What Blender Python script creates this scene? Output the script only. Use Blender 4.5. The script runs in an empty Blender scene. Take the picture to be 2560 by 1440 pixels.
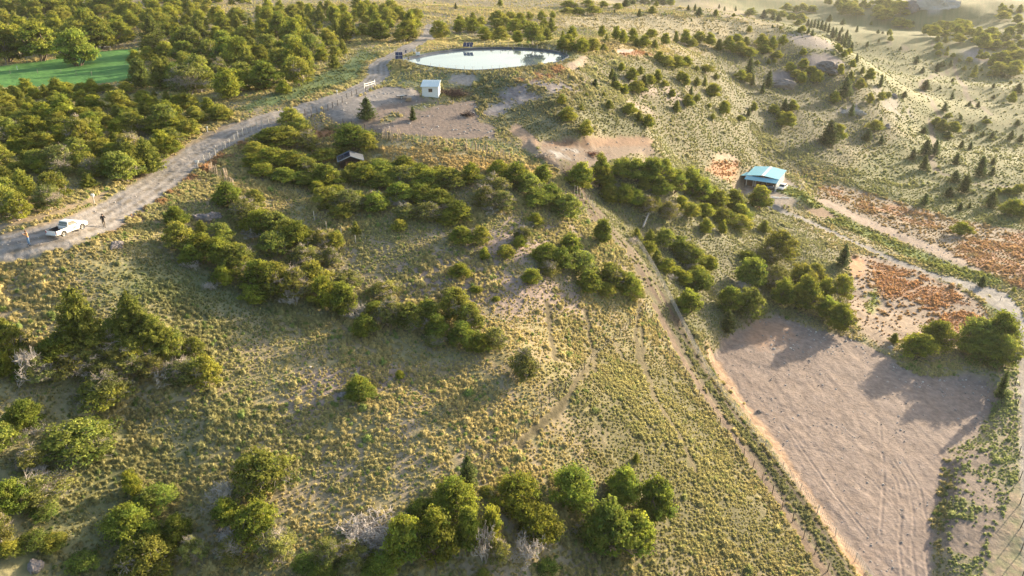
import bpy, bmesh, math, random
import numpy as np
from mathutils import Vector, Matrix
R = math.radians
random.seed(7); RNG = np.random.default_rng(7)
scene = bpy.context.scene
COL = scene.collection

# ---------------------------------------------------------------- camera
PITCH = R(25.0); FPX = 1828.0; CAMZ = 70.0
cam_d = bpy.data.cameras.new('camera'); cam = bpy.data.objects.new('camera', cam_d); COL.objects.link(cam)
cam_d.sensor_width = 36.0; cam_d.lens = 36.0 * FPX / 2560.0
cam_d.clip_start = 0.5; cam_d.clip_end = 9000.0
cam.location = (0, 0, CAMZ); cam.rotation_euler = (R(90) - PITCH, 0, 0)
scene.camera = cam

# ---------------------------------------------------------------- sky and sun
SUN_EL = 11.8; SUN_AZ = 50.0          # azimuth measured clockwise from +Y (the view direction)
world = bpy.data.worlds.new("World"); scene.world = world; world.use_nodes = True
wn = world.node_tree.nodes; wl = world.node_tree.links
sky = wn.new('ShaderNodeTexSky'); sky.sky_type = 'NISHITA'; sky.sun_disc = False
sky.sun_elevation = R(SUN_EL); sky.sun_rotation = R(SUN_AZ); sky.air_density = 1.0; sky.dust_density = 2.6
bg = [n for n in wn if n.type == 'BACKGROUND'][0]; bg.inputs['Strength'].default_value = 0.14
wl.new(sky.outputs[0], bg.inputs[0])
sun_d = bpy.data.lights.new('sun', 'SUN'); sun = bpy.data.objects.new('sun', sun_d); COL.objects.link(sun)
sun_d.energy = 5.0; sun_d.angle = R(0.6); sun_d.color = (1.0, 0.81, 0.57)
sd = Vector((math.sin(R(SUN_AZ)) * math.cos(R(SUN_EL)), math.cos(R(SUN_AZ)) * math.cos(R(SUN_EL)), math.sin(R(SUN_EL))))
sun.rotation_euler = sd.to_track_quat('Z', 'Y').to_euler(); sun.location = (60, 60, 150)
scene.view_settings.view_transform = 'Standard'; scene.view_settings.look = 'None'
scene.view_settings.exposure = 1.47; scene.view_settings.gamma = 1.0
scene.cycles.volume_bounces = 0; scene.cycles.max_bounces = 6; scene.cycles.diffuse_bounces = 3
scene.cycles.transmission_bounces = 4; scene.cycles.transparent_max_bounces = 4
scene.cycles.use_denoising = True; scene.cycles.denoising_prefilter = 'ACCURATE'

# ---------------------------------------------------------------- numeric helpers
CS, SN = math.cos(PITCH), math.sin(PITCH)
def rays(px, py):
    px = np.asarray(px, float); py = np.asarray(py, float)
    u = (px - 1280) / FPX; v = (720 - py) / FPX
    return np.stack([u, CS + v * SN, -SN + v * CS], -1)
def project(P):
    P = np.asarray(P, float); x, y, z = P[..., 0], P[..., 1], P[..., 2] - CAMZ
    dep = y * CS - z * SN; up = y * SN + z * CS
    dep = np.where(dep < 0.1, 0.1, dep)
    return 1280 + FPX * x / dep, 720 - FPX * up / dep, dep
def _hash(ix, iy, s):
    h = (ix.astype(np.int64) * 374761393 + iy.astype(np.int64) * 668265263 + s * 1442695041) & 0xFFFFFFFF
    h = ((h ^ (h >> 13)) * 1274126177) & 0xFFFFFFFF
    return ((h ^ (h >> 16)) & 0xFFFF) / 65535.0
def vnoise(x, y, s=0):
    ix = np.floor(x); iy = np.floor(y); fx = x - ix; fy = y - iy
    fx = fx * fx * (3 - 2 * fx); fy = fy * fy * (3 - 2 * fy)
    ix = ix.astype(np.int64); iy = iy.astype(np.int64)
    a = _hash(ix, iy, s); b = _hash(ix + 1, iy, s); c = _hash(ix, iy + 1, s); d = _hash(ix + 1, iy + 1, s)
    return (a + (b - a) * fx) * (1 - fy) + (c + (d - c) * fx) * fy
def fbm(x, y, s=0, o=3):
    t = 0; a = 1; n = 0
    for i in range(o):
        c_, s_ = math.cos(.6 + i * 1.1), math.sin(.6 + i * 1.1)
        t = t + a * vnoise((x * c_ - y * s_) * 2 ** i + 13.7 * i, (x * s_ + y * c_) * 2 ** i + 7.3 * i, s + i * 17); n += a; a *= .5
    return t / n
def sstep(a, b, x):
    t = np.clip((x - a) / (b - a), 0, 1); return t * t * (3 - 2 * t)

# ---------------------------------------------------------------- terrain heights
# surveyed ground points: where they lie in the view and how far below the drone the ground is
CP = [
 # left road and slopes
 (0,620,30),(165,590,30.5),(350,480,30.5),(560,340,29),(700,290,27.5),(830,255,27),(950,180,26),(1080,80,26),
 (0,540,29.5),(100,350,28.5),(300,420,29.5),(560,280,27.5),(250,250,28.5),(0,230,28.5),(60,180,29),(330,150,28.5),
 (150,130,28.5),(0,90,28),(250,60,27),(500,50,26),(700,100,26),(800,180,26.5),(900,40,24.5),(500,0,24),(100,0,25),(900,0,24),
 # left foreground slope
 (0,700,33),(0,850,35.5),(0,1000,38),(0,1200,41),(0,1440,44),(250,700,34),(300,850,37),(300,1000,40.5),(300,1200,43.5),(300,1440,46.5),
 (200,620,31.5),(450,500,32),(450,620,34),(600,750,38.5),(600,900,41),(600,1100,43.5),(600,1440,47.5),
 (540,420,31),(640,400,31),(700,460,33),(700,600,36.5),(900,1000,44),(900,1200,46.2),(900,1440,48.7),
 # centre
 (877,410,34),(760,330,30.5),(1000,380,32.2),(1150,395,33),(1300,420,35.2),(1000,500,35.8),(1280,500,37),(1000,620,38.2),(1200,650,40.5),
 (1100,750,42.2),(1350,700,42.5),(1280,900,45),(1280,1100,47.6),(1280,1440,51),
 (1450,850,50),(1600,1000,53.5),(1600,1200,54.8),(1600,1440,56.7),(1450,600,42.5),(1560,640,45.5),(1450,500,40.5),
 # dirt yard, hut
 (820,290,28.5),(950,330,30.6),(1150,290,30.2),(1100,345,31.6),(1250,330,32),(1000,250,28),(1075,242,27.7),(1200,240,28.5),
 (1280,380,34.3),(1400,430,37),(1400,345,34),(1480,380,36.2),(1600,380,37.5),(1640,410,40.5),
 # pond
 (1010,155,25),(1415,145,25),(1200,120,25.3),(1200,190,25.6),(1350,185,25.8),(1100,100,27),(1300,95,27.5),(1430,90,27),(1500,130,26),
 # hill right of the pond
 (1450,200,27.5),(1600,200,32.5),(1750,150,35),(1750,230,40),(1950,150,43),(1450,280,31.6),(1600,300,37.2),(1750,330,47),(1900,200,47),
 (1900,250,51),(1900,300,54.5),(1900,350,57.5),(1900,400,60),(2080,180,47),(2000,280,55),(1700,400,49),(2180,260,58),(2100,330,62),(2000,380,62),(2240,330,65),
 (1500,50,27.5),(1700,60,30),(1900,60,33),(1300,30,26),(1650,100,29.5),(2050,90,38),(2130,140,44),
 # grove slope right of the track, blue roofed shed
 (1500,470,42.5),(1600,470,46.5),(1650,560,48.5),(1750,500,52.5),(1750,600,54),(1850,560,58.5),(1780,440,55),(1850,450,60),(1915,450,62.5),(1960,480,63.5),(1950,560,63),
 (1700,700,54.5),(1850,700,60.5),(1950,650,62.5),(1700,850,57.5),(1850,800,61.5),(2000,780,63),(2100,650,65.5),
 # flats lower right
 (1800,900,61),(2000,850,64),(2000,1000,64.5),(2000,1200,65),(2200,1000,66),(2300,1200,66.5),(2100,1440,65.5),(1900,1250,63.5),(1750,1000,59.8),(2500,1440,67),(2550,1000,67.5),
 (2300,900,66.8),(2200,750,67),(2400,750,67.5),(2550,760,68),(2150,660,67),(2300,650,68),(2500,600,69),(2100,560,67.3),(2200,500,68.5),(2400,420,70),
 (2560,420,70.5),(2300,330,69.5),(2450,300,70.5),(2560,250,70),(2300,230,68),(2400,150,68),(2500,120,66),(2200,160,66),(2200,90,62),(2350,60,60),(2560,60,56),(2350,20,50),(2560,5,50),
 (2060,420,65),
 # far ground behind the meadow
 (1700,10,48),(1900,10,52),(2050,30,57),(2150,5,53),(1450,0,30),(1200,5,25.5),
]
def _cast_flat(p):
    d = rays(p[0], p[1]); t = p[2] / -d[2]; return (d[0] * t, d[1] * t, CAMZ - p[2])
CW = [_cast_flat(p) for p in CP]
CW += [(x, y, CAMZ - h) for x, y, h in [
 (0,25,62),(-30,15,50),(40,20,66),(0,-60,60),(-120,0,34),(120,0,69),(120,60,68.5),(-180,80,30),(-260,150,29),(-300,300,26),(180,120,69),(250,200,70),(350,330,69),
 (-200,-150,40),(200,-150,68),(0,-250,60),(-350,700,24),(0,800,34),(0,1100,30),(400,1000,44),(800,1000,40),(700,500,62),(900,200,60),(-500,0,35),(-700,900,20),(600,-300,65),(-600,-300,30)]]
CW = np.array(CW); S0 = 100.0
def _phi(r2): return np.where(r2 > 1e-12, .5 * r2 * np.log(np.maximum(r2, 1e-12)), 0)
_n = len(CW); _X = CW[:, :2] / S0
_K = _phi(((_X[:, None] - _X[None]) ** 2).sum(-1)) + np.eye(_n) * 2e-3
_Pm = np.c_[np.ones(_n), _X]
_sol = np.linalg.solve(np.block([[_K, _Pm], [_Pm.T, np.zeros((3, 3))]]), np.r_[CW[:, 2], 0, 0, 0])
def base_h(x, y):
    x = np.asarray(x, float); y = np.asarray(y, float); sh = x.shape
    x = x.ravel(); y = y.ravel(); out = np.empty(len(x))
    rr = np.hypot(x, y); k = np.minimum(1, 1500 / np.maximum(rr, 1)); xs = x * k / S0; ys = y * k / S0
    for i in range(0, len(x), 40000):
        X = xs[i:i + 40000]; Y = ys[i:i + 40000]
        r2 = (X[:, None] - _X[:, 0]) ** 2 + (Y[:, None] - _X[:, 1]) ** 2
        out[i:i + 40000] = _phi(r2) @ _sol[:_n] + _sol[_n] + _sol[_n + 1] * X + _sol[_n + 2] * Y
    out = np.clip(out, -10, 62)
    out += 14 * sstep(1200, 2800, rr)
    return out.reshape(sh)
# cached grid for speed
GX0, GX1, GY0, GY1, GS = -450.0, 650.0, -60.0, 900.0, 0.8
_gx = np.arange(GX0, GX1, GS); _gy = np.arange(GY0, GY1, GS)
def bumps(x, y):
    r = np.hypot(x, y); far = sstep(280, 600, r)
    return ((fbm(x / 9, y / 9, 3) - .5) * .9 + (fbm(x / 34, y / 34, 5, 2) - .5) * (1.6 + 5 * far) + (vnoise(x / 95, y / 95, 9) - .5) * 9 * far)
GRID = None
def _sample(G, x, y):
    fx = np.clip((x - GX0) / GS, 0, len(_gx) - 1.001); fy = np.clip((y - GY0) / GS, 0, len(_gy) - 1.001)
    ix = fx.astype(int); iy = fy.astype(int); fx = fx - ix; fy = fy - iy
    return (G[iy, ix] * (1 - fx) + G[iy, ix + 1] * fx) * (1 - fy) + (G[iy + 1, ix] * (1 - fx) + G[iy + 1, ix + 1] * fx) * fy
_mx, _my = np.meshgrid(_gx[::3], _gy[::3])
_c = base_h(_mx, _my)
def _up(c):
    ny, nx = len(_gy), len(_gx)
    fx = np.clip(np.arange(nx) / 3, 0, c.shape[1] - 1.001); fy = np.clip(np.arange(ny) / 3, 0, c.shape[0] - 1.001)
    ix = fx.astype(int); iy = fy.astype(int); fx = (fx - ix)[None]; fy = (fy - iy)[:, None]
    return (c[iy][:, ix] * (1 - fx) + c[iy][:, ix + 1] * fx) * (1 - fy) + (c[iy + 1][:, ix] * (1 - fx) + c[iy + 1][:, ix + 1] * fx) * fy
_mx, _my = np.meshgrid(_gx, _gy)
GRID = _up(_c) + bumps(_mx, _my)
def height(x, y):
    x = np.asarray(x, float); y = np.asarray(y, float)
    ins = (x > GX0) & (x < GX1 - 2 * GS) & (y > GY0) & (y < GY1 - 2 * GS)
    out = np.empty(x.shape)
    if ins.any(): out[ins] = _sample(GRID, x[ins], y[ins])
    o = ~ins
    if o.any(): out[o] = base_h(x[o], y[o]) + bumps(x[o], y[o])
    return out
def cast(px, py):
    """points on the ground seen at these places of the view"""
    d = rays(px, py); sh = d.shape[:-1]; d = d.reshape(-1, 3)
    t = np.full(len(d), 25.0); done = np.zeros(len(d), bool)
    step = .7
    for i in range(2600):
        p = d * t[:, None]
        g = height(p[:, 0], p[:, 1]); below = (p[:, 2] + CAMZ) < g
        done |= below
        if done.all() or t[~done].min() > 1400: break
        t = np.where(done, t, t + np.maximum(step, (t - 150) * .008))
    lo = t - np.maximum(step, (t - 150) * .008) * 1.01; hi = t.copy()
    for i in range(12):
        m = (lo + hi) / 2; p = d * m[:, None]
        b = (p[:, 2] + CAMZ) < height(p[:, 0], p[:, 1])
        hi = np.where(b, m, hi); lo = np.where(b, lo, m)
    p = d * hi[:, None]; p[:, 2] = height(p[:, 0], p[:, 1])
    return p.reshape(sh + (3,))
def poly(pts, closed=True):
    a = np.array(pts, float); b = np.roll(a, -1, 0); out = []
    for p, q in zip(a, b if closed else b[:-1]):
        n = max(1, int(np.hypot(*(q - p)) / 28)); out += [p + (q - p) * i / n for i in range(n)]
    if not closed: out.append(a[-1])
    a = np.array(out); return cast(a[:, 0], a[:, 1])
def sdist(x, y, P):
    """signed distance to a closed polygon, negative inside"""
    P = np.asarray(P)[:, :2]; Q = np.roll(P, -1, 0)
    d = np.full(x.shape, 1e9); ins = np.zeros(x.shape, bool)
    for (ax, ay), (bx, by) in zip(P, Q):
        ex, ey = bx - ax, by - ay; L = ex * ex + ey * ey + 1e-9
        t = np.clip(((x - ax) * ex + (y - ay) * ey) / L, 0, 1)
        d = np.minimum(d, (x - ax - t * ex) ** 2 + (y - ay - t * ey) ** 2)
        c = ((ay > y) != (by > y)) & (x < (bx - ax) * (y - ay) / (by - ay + 1e-12) + ax); ins ^= c
    d = np.sqrt(d); return np.where(ins, -d, d)
def ldist(x, y, P):
    P = np.asarray(P)[:, :2]; d = np.full(x.shape, 1e9)
    for (ax, ay), (bx, by) in zip(P[:-1], P[1:]):
        ex, ey = bx - ax, by - ay; L = ex * ex + ey * ey + 1e-9
        t = np.clip(((x - ax) * ex + (y - ay) * ey) / L, 0, 1)
        d = np.minimum(d, (x - ax - t * ex) ** 2 + (y - ay - t * ey) ** 2)
    return np.sqrt(d)
def level_zone(P, w, z=None, tilt=True, off=0):
    """grade the ground inside polygon P to a plane, easing out over w metres"""
    global GRID
    x0, y0 = P[:, 0].min() - w, P[:, 1].min() - w; x1, y1 = P[:, 0].max() + w, P[:, 1].max() + w
    i0, i1 = int((x0 - GX0) / GS), int((x1 - GX0) / GS) + 2; j0, j1 = int((y0 - GY0) / GS), int((y1 - GY0) / GS) + 2
    X, Y = np.meshgrid(_gx[i0:i1], _gy[j0:j1])
    D = sdist(X, Y, P)
    if z is None:
        A = np.c_[np.ones(len(P)), P[:, 0], P[:, 1]]
        if tilt: c = np.linalg.lstsq(A, P[:, 2], rcond=None)[0]
        else: c = np.array([P[:, 2].mean(), 0, 0])
        T = c[0] + c[1] * X + c[2] * Y + off
    else: T = np.full(X.shape, z)
    k = 1 - sstep(0, w, D)
    GRID[j0:j1, i0:i1] = GRID[j0:j1, i0:i1] * (1 - k) + T * k

# ---------------------------------------------------------------- tagging helpers
def tag(o, label=None, cat=None, group=None, kind=None):
    if label: o['label'] = label
    if cat: o['category'] = cat
    if group: o['group'] = group
    if kind: o['kind'] = kind
    return o
def mesh_np(name, V, F, mat=None, smooth=False, col=None, mats=None, midx=None, fcol=None):
    """mesh from numpy arrays; F is (n,3) or (n,4)"""
    V = np.asarray(V, np.float32); F = np.asarray(F, np.int32); k = F.shape[1]
    me = bpy.data.meshes.new(name)
    me.vertices.add(len(V)); me.vertices.foreach_set('co', V.ravel())
    me.loops.add(F.size); me.loops.foreach_set('vertex_index', F.ravel())
    me.polygons.add(len(F)); me.polygons.foreach_set('loop_start', np.arange(0, F.size, k, dtype=np.int32))
    me.polygons.foreach_set('loop_total', np.full(len(F), k, np.int32))
    if smooth: me.polygons.foreach_set('use_smooth', np.ones(len(F), bool))
    for m in (mats or ([mat] if mat else [])): me.materials.append(m)
    if midx is not None: me.polygons.foreach_set('material_index', np.asarray(midx, np.int32))
    if col is not None:
        a = me.color_attributes.new('col', 'FLOAT_COLOR', 'POINT')
        a.data.foreach_set('color', np.c_[col, np.ones(len(col))].astype(np.float32).ravel())
    me.update(calc_edges=True)
    return me
def link(name, me, parent=None, loc=None):
    o = bpy.data.objects.new(name, me); COL.objects.link(o)
    if parent: o.parent = parent
    if loc is not None: o.location = loc
    return o
def empty(name, loc=(0, 0, 0), rz=0, s=1):
    o = bpy.data.objects.new(name, None); COL.objects.link(o); o.location = loc; o.rotation_euler = (0, 0, rz); o.scale = (s, s, s)
    o.empty_display_size = .3
    return o

# ---------------------------------------------------------------- materials
MATS = {}
def nodes_of(name):
    m = bpy.data.materials.new(name); m.use_nodes = True; MATS[name] = m
    nt = m.node_tree; b = [n for n in nt.nodes if n.type == 'BSDF_PRINCIPLED'][0]
    return m, nt, b
def mat(name, c, rough=.7, metal=0, spec=.4, noise=.12, nscale=6.0, bump=0.0, coat=0):
    m, nt, b = nodes_of(name)
    b.inputs['Roughness'].default_value = rough; b.inputs['Metallic'].default_value = metal
    b.inputs['Specular IOR Level'].default_value = spec
    if coat: b.inputs['Coat Weight'].default_value = coat
    tc = nt.nodes.new('ShaderNodeTexCoord'); nz = nt.nodes.new('ShaderNodeTexNoise')
    nz.inputs['Scale'].default_value = nscale; nz.inputs['Detail'].default_value = 4
    mx = nt.nodes.new('ShaderNodeMix'); mx.data_type = 'RGBA'
    mx.inputs['A'].default_value = tuple(v * (1 - noise) for v in c) + (1,)
    mx.inputs['B'].default_value = tuple(min(1, v * (1 + noise)) for v in c) + (1,)
    nt.links.new(tc.outputs['Object'], nz.inputs['Vector']); nt.links.new(nz.outputs['Fac'], mx.inputs['Factor'])
    nt.links.new(mx.outputs['Result'], b.inputs['Base Color'])
    if bump:
        bp = nt.nodes.new('ShaderNodeBump'); bp.inputs['Strength'].default_value = bump; bp.inputs['Distance'].default_value = .02
        nt.links.new(nz.outputs['Fac'], bp.inputs['Height']); nt.links.new(bp.outputs['Normal'], b.inputs['Normal'])
    return m
def attr_mat(name, attr='col', rough=.9, transl=0.0, var=.25, vscale=.6, instancer=False, bump=0.0, bscale=3.0, ocol=False, gain=1.0):
    """colour from an attribute, varied by a noise; leaves let some light through"""
    m, nt, b = nodes_of(name); N = nt.nodes; L = nt.links
    b.inputs['Roughness'].default_value = rough; b.inputs['Specular IOR Level'].default_value = .25
    a = N.new('ShaderNodeAttribute'); a.attribute_name = attr; a.attribute_type = 'INSTANCER' if instancer else 'GEOMETRY'
    geo = N.new('ShaderNodeNewGeometry'); nz = N.new('ShaderNodeTexNoise'); nz.inputs['Scale'].default_value = vscale; nz.inputs['Detail'].default_value = 5
    L.new(geo.outputs['Position'], nz.inputs['Vector'])
    mr = N.new('ShaderNodeMapRange'); mr.inputs['From Min'].default_value = .3; mr.inputs['From Max'].default_value = .7
    mr.inputs['To Min'].default_value = (1 - var) * gain; mr.inputs['To Max'].default_value = (1 + var) * gain
    L.new(nz.outputs['Fac'], mr.inputs['Value'])
    vm = N.new('ShaderNodeVectorMath'); vm.operation = 'MULTIPLY'
    L.new(a.outputs['Color'], vm.inputs[0]); L.new(mr.outputs['Result'], vm.inputs[1]); src = vm.outputs['Vector']
    if ocol:
        oi = N.new('ShaderNodeObjectInfo'); v2 = N.new('ShaderNodeVectorMath'); v2.operation = 'MULTIPLY'
        L.new(src, v2.inputs[0]); L.new(oi.outputs['Color'], v2.inputs[1]); src = v2.outputs['Vector']
    L.new(src, b.inputs['Base Color'])
    if bump:
        n2 = N.new('ShaderNodeTexNoise'); n2.inputs['Scale'].default_value = bscale; n2.inputs['Detail'].default_value = 7; n2.inputs['Roughness'].default_value = .65
        L.new(geo.outputs['Position'], n2.inputs['Vector'])
        bp = N.new('ShaderNodeBump'); bp.inputs['Strength'].default_value = 1; bp.inputs['Distance'].default_value = bump
        L.new(n2.outputs['Fac'], bp.inputs['Height']); L.new(bp.outputs['Normal'], b.inputs['Normal'])
    if transl:
        out = [n for n in N if n.type == 'OUTPUT_MATERIAL'][0]; tr = N.new('ShaderNodeBsdfTranslucent'); mx = N.new('ShaderNodeMixShader')
        L.new(src, tr.inputs['Color']); mx.inputs[0].default_value = transl
        L.new(b.outputs[0], mx.inputs[1]); L.new(tr.outputs[0], mx.inputs[2]); L.new(mx.outputs[0], out.inputs['Surface'])
    return m
GROUND_MAT = attr_mat('soil_and_grass', var=.22, vscale=1.3, bump=.10, bscale=2.2)

# ---------------------------------------------------------------- grading: pond, yards and pads
POND = np.array([_cast_flat((x_, y_, 25.35)) for x_, y_ in [(1012,152),(1060,140),(1105,132),(1170,125),(1250,122),(1330,125),(1390,132),(1416,142),(1398,155),(1340,165),(1280,172),(1200,178),(1130,175),(1060,166)]])
PZ = CAMZ - 25.35
PC = POND[:, :2].mean(0)
def grow(P, d):
    P = np.asarray(P)[:, :2]; n = len(P); out = []
    for i in range(n):
        a, b, c = P[i - 1], P[i], P[(i + 1) % n]
        e1 = (b - a) / np.linalg.norm(b - a); e2 = (c - b) / np.linalg.norm(c - b)
        nn = np.array([e1[1] + e2[1], -(e1[0] + e2[0])]); nn /= np.linalg.norm(nn)
        if np.dot(nn, b - P.mean(0)) < 0: nn = -nn
        out.append(b + nn * d)
    return np.array(out)
def with_z(P, z): return np.c_[P, np.full(len(P), z)]
level_zone(with_z(grow(POND, 2.2), 0), 4.5, z=PZ + .35)
level_zone(with_z(grow(POND, -1.0), 0), 2.2, z=PZ - 1.6)
YARD_PX = [(800,275),(830,262),(900,240),(960,216),(1045,222),(1060,250),(1110,262),(1190,250),(1195,300),(1242,320),(1235,345),(1150,350),(1000,337),(930,327),(880,311),(830,301)]
TERR_PX = [(1345,372),(1352,352),(1420,350),(1520,352),(1610,348),(1640,385),(1560,392),(1500,412),(1440,430),(1400,425),(1360,400)]
PAD_PX = [(1775,880),(1830,825),(1920,792),(1950,788),(2010,815),(2100,835),(2180,868),(2230,895),(2270,925),(2330,945),(2400,930),(2470,945),(2490,1000),(2440,1090),(2370,1130),(2350,1250),(2330,1350),(2340,1460),(2185,1460),(2100,1350),(2000,1210),(1930,1100),(1850,1000),(1790,930)]
SHED_PX = [(1845,462),(1865,440),(1960,440),(2000,470),(2010,510),(1940,522),(1900,502),(1850,482)]
HUT_PX = [(1040,245),(1050,225),(1110,225),(1110,248)]
for P_, w_, t_, o_ in ((poly([(1110,262),(1190,250),(1195,300),(1242,320),(1235,345),(1150,350),(1000,337),(950,320),(1000,285)]), 2.5, True, 0), (poly(TERR_PX), 3.0, True, 0), (poly(PAD_PX), 2.0, True, -.9), (poly(SHED_PX), 3.0, False, 0), (poly(HUT_PX), 2, False, 0)):
    level_zone(P_, w_, tilt=t_, off=o_)
TERR_W = poly(TERR_PX)

# ---------------------------------------------------------------- ground sheet
def spaced():
    r = [0.0, 4, 8, 12, 16, 20, 24, 28, 31]; v = 34.0
    while v < 3400: r.append(v); v += max(.22, v * v / 30000)
    return np.array(r)
RS = spaced()
A1 = np.linspace(R(-46), R(46), 1150)
AN = np.r_[np.linspace(-math.pi, R(-46), 90)[:-1], A1, np.linspace(R(46), math.pi, 90)[1:]]
rr, aa = np.meshgrid(RS, AN, indexing='ij')
GXm = rr * np.sin(aa); GYm = rr * np.cos(aa)
GZm = height(GXm, GYm)

# paint: colours of soil, gravel, grass and rock, some with shade put in
X, Y = GXm.ravel(), GYm.ravel(); Rr = np.hypot(X, Y)
n1 = fbm(X / 2.2, Y / 2.2, 11); n2 = fbm(X / 9, Y / 9, 12); n3 = fbm(X / .7, Y / .7, 13, 2); n4 = fbm(X / 28, Y / 28, 14, 2)
C = np.empty((len(X), 3))
def C3(*c): return np.array(c, float)
def mixc(a, b, t): return a + (b - a) * t[:, None]
soil = mixc(C3(.25, .205, .12)[None], C3(.30, .245, .165)[None], sstep(.35, .65, n2))
grassy = mixc(C3(.20, .19, .085)[None], C3(.29, .255, .125)[None], sstep(.3, .7, n4))
C = mixc(soil, grassy, sstep(.42, .58, n1) * .7)
TD = np.ones(len(X))            # how much tussock grass grows here
ZN = np.zeros(len(X), int)      # which named piece of ground
TC = np.zeros((len(X), 4))      # tussock tint override: rgb and weight
def warp(amp): return (n3 - .5) * 2 * amp + (n1 - .5) * amp * 2
def paint(px, col, edge=.6, wob=.6, td=0.0, zone=None, col2=None, patch=None, tint=None, world_poly=None, line=None, width=None, op=1.0):
    global C
    P = world_poly if world_poly is not None else poly(px, not line)
    pad = 8 + (width or 0)
    box = (X > P[:, 0].min() - pad) & (X < P[:, 0].max() + pad) & (Y > P[:, 1].min() - pad) & (Y < P[:, 1].max() + pad)
    idx = np.nonzero(box)[0]
    if len(idx) == 0: return
    x, y = X[idx], Y[idx]
    D = (ldist(x, y, P) - width / 2) if line else sdist(x, y, P)
    raw = D.copy(); D = D + warp(wob)[idx]
    k = (1 - sstep(-edge, edge, D)) * op
    if patch is not None:
        f, lo, hi = patch; pn = fbm(x / f, y / f, 31 + int(f * 10)); k = k * sstep(lo, hi, pn)
    c = np.asarray(col, float)[None]
    if col2 is not None: c = mixc(c, np.asarray(col2, float)[None], sstep(.3, .7, n1[idx] * .5 + n3[idx] * .5))
    else: c = c * (1 + (n3[idx] - .5)[:, None] * .35)
    C[idx] = C[idx] * (1 - k[:, None]) + c * k[:, None]
    TD[idx] = TD[idx] * (1 - k) + td * k
    if tint is not None:
        TC[idx] = TC[idx] * (1 - k[:, None]) + np.r_[tint, 1][None] * k[:, None]
    if zone: ZN[idx[raw < 0]] = zone
GRAVEL = (.36, .33, .30); DIRT = (.20, .16, .135); DIRT2 = (.47, .36, .27); RED = (.31, .165, .09); LAWN = (.065, .19, .035)
ROCK = (.17, .15, .15); ROCK2 = (.30, .27, .26); LUSH = (.10, .17, .04); PALE = (.46, .37, .20); MEAD = (.30, .28, .12)
def offset_line(P, d):
    P = np.asarray(P)[:, :2]; t = np.gradient(P, axis=0); t /= np.linalg.norm(t, axis=1)[:, None] + 1e-9
    return P + np.c_[-t[:, 1], t[:, 0]] * d
# broad natural covers first, some with shade put into the colour
paint([(1990,120),(2150,200),(2250,330),(2100,420),(2050,560),(2560,640),(2700,300),(2700,-20),(1700,-20),(1900,40)], (.095,.12,.04), 6, 4, .6, col2=(.15,.15,.06), tint=(.27,.29,.11))
paint([(1400,62),(1480,30),(1700,45),(1950,60),(1960,92),(1700,96),(1560,80)], (.38,.32,.19), 3, 2, .5, col2=(.30,.26,.15), tint=(.40,.35,.19))
paint([(930,362),(1050,366),(1200,388),(1400,432),(1350,446),(1200,436),(1050,415),(950,405)], PALE, 1, .8, .9, tint=(.50,.38,.17))
paint([(940,350),(1400,425),(1380,440),(1180,400),(930,368)], (.46,.38,.2), 1, .8, .8, tint=(.52,.42,.2), op=.6)
paint([(1450,95),(1600,115),(1640,160),(1500,190),(1440,160)], (.36,.29,.15), 3, 2, .7, tint=(.40,.33,.16))
paint([(200,650),(520,660),(800,770),(500,800),(250,760)], (.11,.15,.06), 5, 3, .95, tint=(.22,.29,.12), op=.7)  # green tussock ground, darkened where the grove's shade falls
paint([(0,1000),(560,1060),(300,1440),(0,1440)], (.13,.16,.06), 6, 4, .8, op=.6, tint=(.28,.34,.13))
paint([(560,1300),(1000,1330),(1000,1440),(560,1440)], (.13,.16,.06), 4, 3, .8, op=.6)
paint([(1050,470),(1450,560),(1400,640),(1240,700),(1000,650)], (.30,.235,.20), 4, 3, .6, patch=(8,.40,.55))
paint([(900,620),(1450,700),(1500,800),(900,760)], (.28,.22,.19), 4, 3, .6, patch=(7,.40,.55))
paint([(600,900),(1000,880),(1000,1030),(620,1010)], (.28,.22,.185), 4, 3, .65, patch=(6,.40,.55))
paint([(1450,850),(1700,900),(2060,1440),(1500,1440)], (.085,.085,.04), 5, 3, 1.0, tint=(.40,.39,.16), op=.85)  # ground darkened for the shade between tufts, tufts lightened
paint([(1100,240),(1230,190),(1300,200),(1290,270),(1400,330),(1380,350),(1340,350),(1240,320),(1200,270)], (.12,.15,.07), 2, 1.2, .5, op=.7)
paint([(560,285),(750,250),(900,195),(925,150),(960,140),(900,120),(860,160),(700,225)], (.12,.17,.06), 1.5, 1, .35, tint=(.15,.2,.07))
paint([(970,180),(1100,185),(1230,190),(1300,205),(1240,235),(1120,232),(1000,215),(965,205)], (.14,.16,.08), 1.5, 1, .5)
# hillside past the pond and the shaded hollow round the yard: shade and weaker sun put into the turf and soil colour
paint([(1440,130),(1700,150),(1960,100),(2120,160),(2260,330),(2060,430),(1850,420),(1700,400),(1500,330),(1430,240)], (.085,.095,.048), 5, 3, 1.0, col2=(.125,.115,.07), tint=(.36,.37,.17), op=.95)  # ground colour darkened to offset the strong sun on this slope
paint([(1420,440),(1500,380),(1700,380),(1850,440),(1950,520),(2110,640),(2110,830),(1930,790),(1780,880),(1720,860),(1640,740),(1560,620)], (.10,.11,.055), 3, 2, 1.0, col2=(.14,.13,.08), tint=(.34,.36,.17), op=.9)  # shade painted into the ground of the grove slope
paint([(1100,240),(1230,190),(1420,240),(1650,340),(1600,345),(1400,345),(1340,350),(1240,320),(1200,270)], (.12,.13,.075), 2, 1.5, .9, op=.7, tint=(.24,.26,.13))
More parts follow.
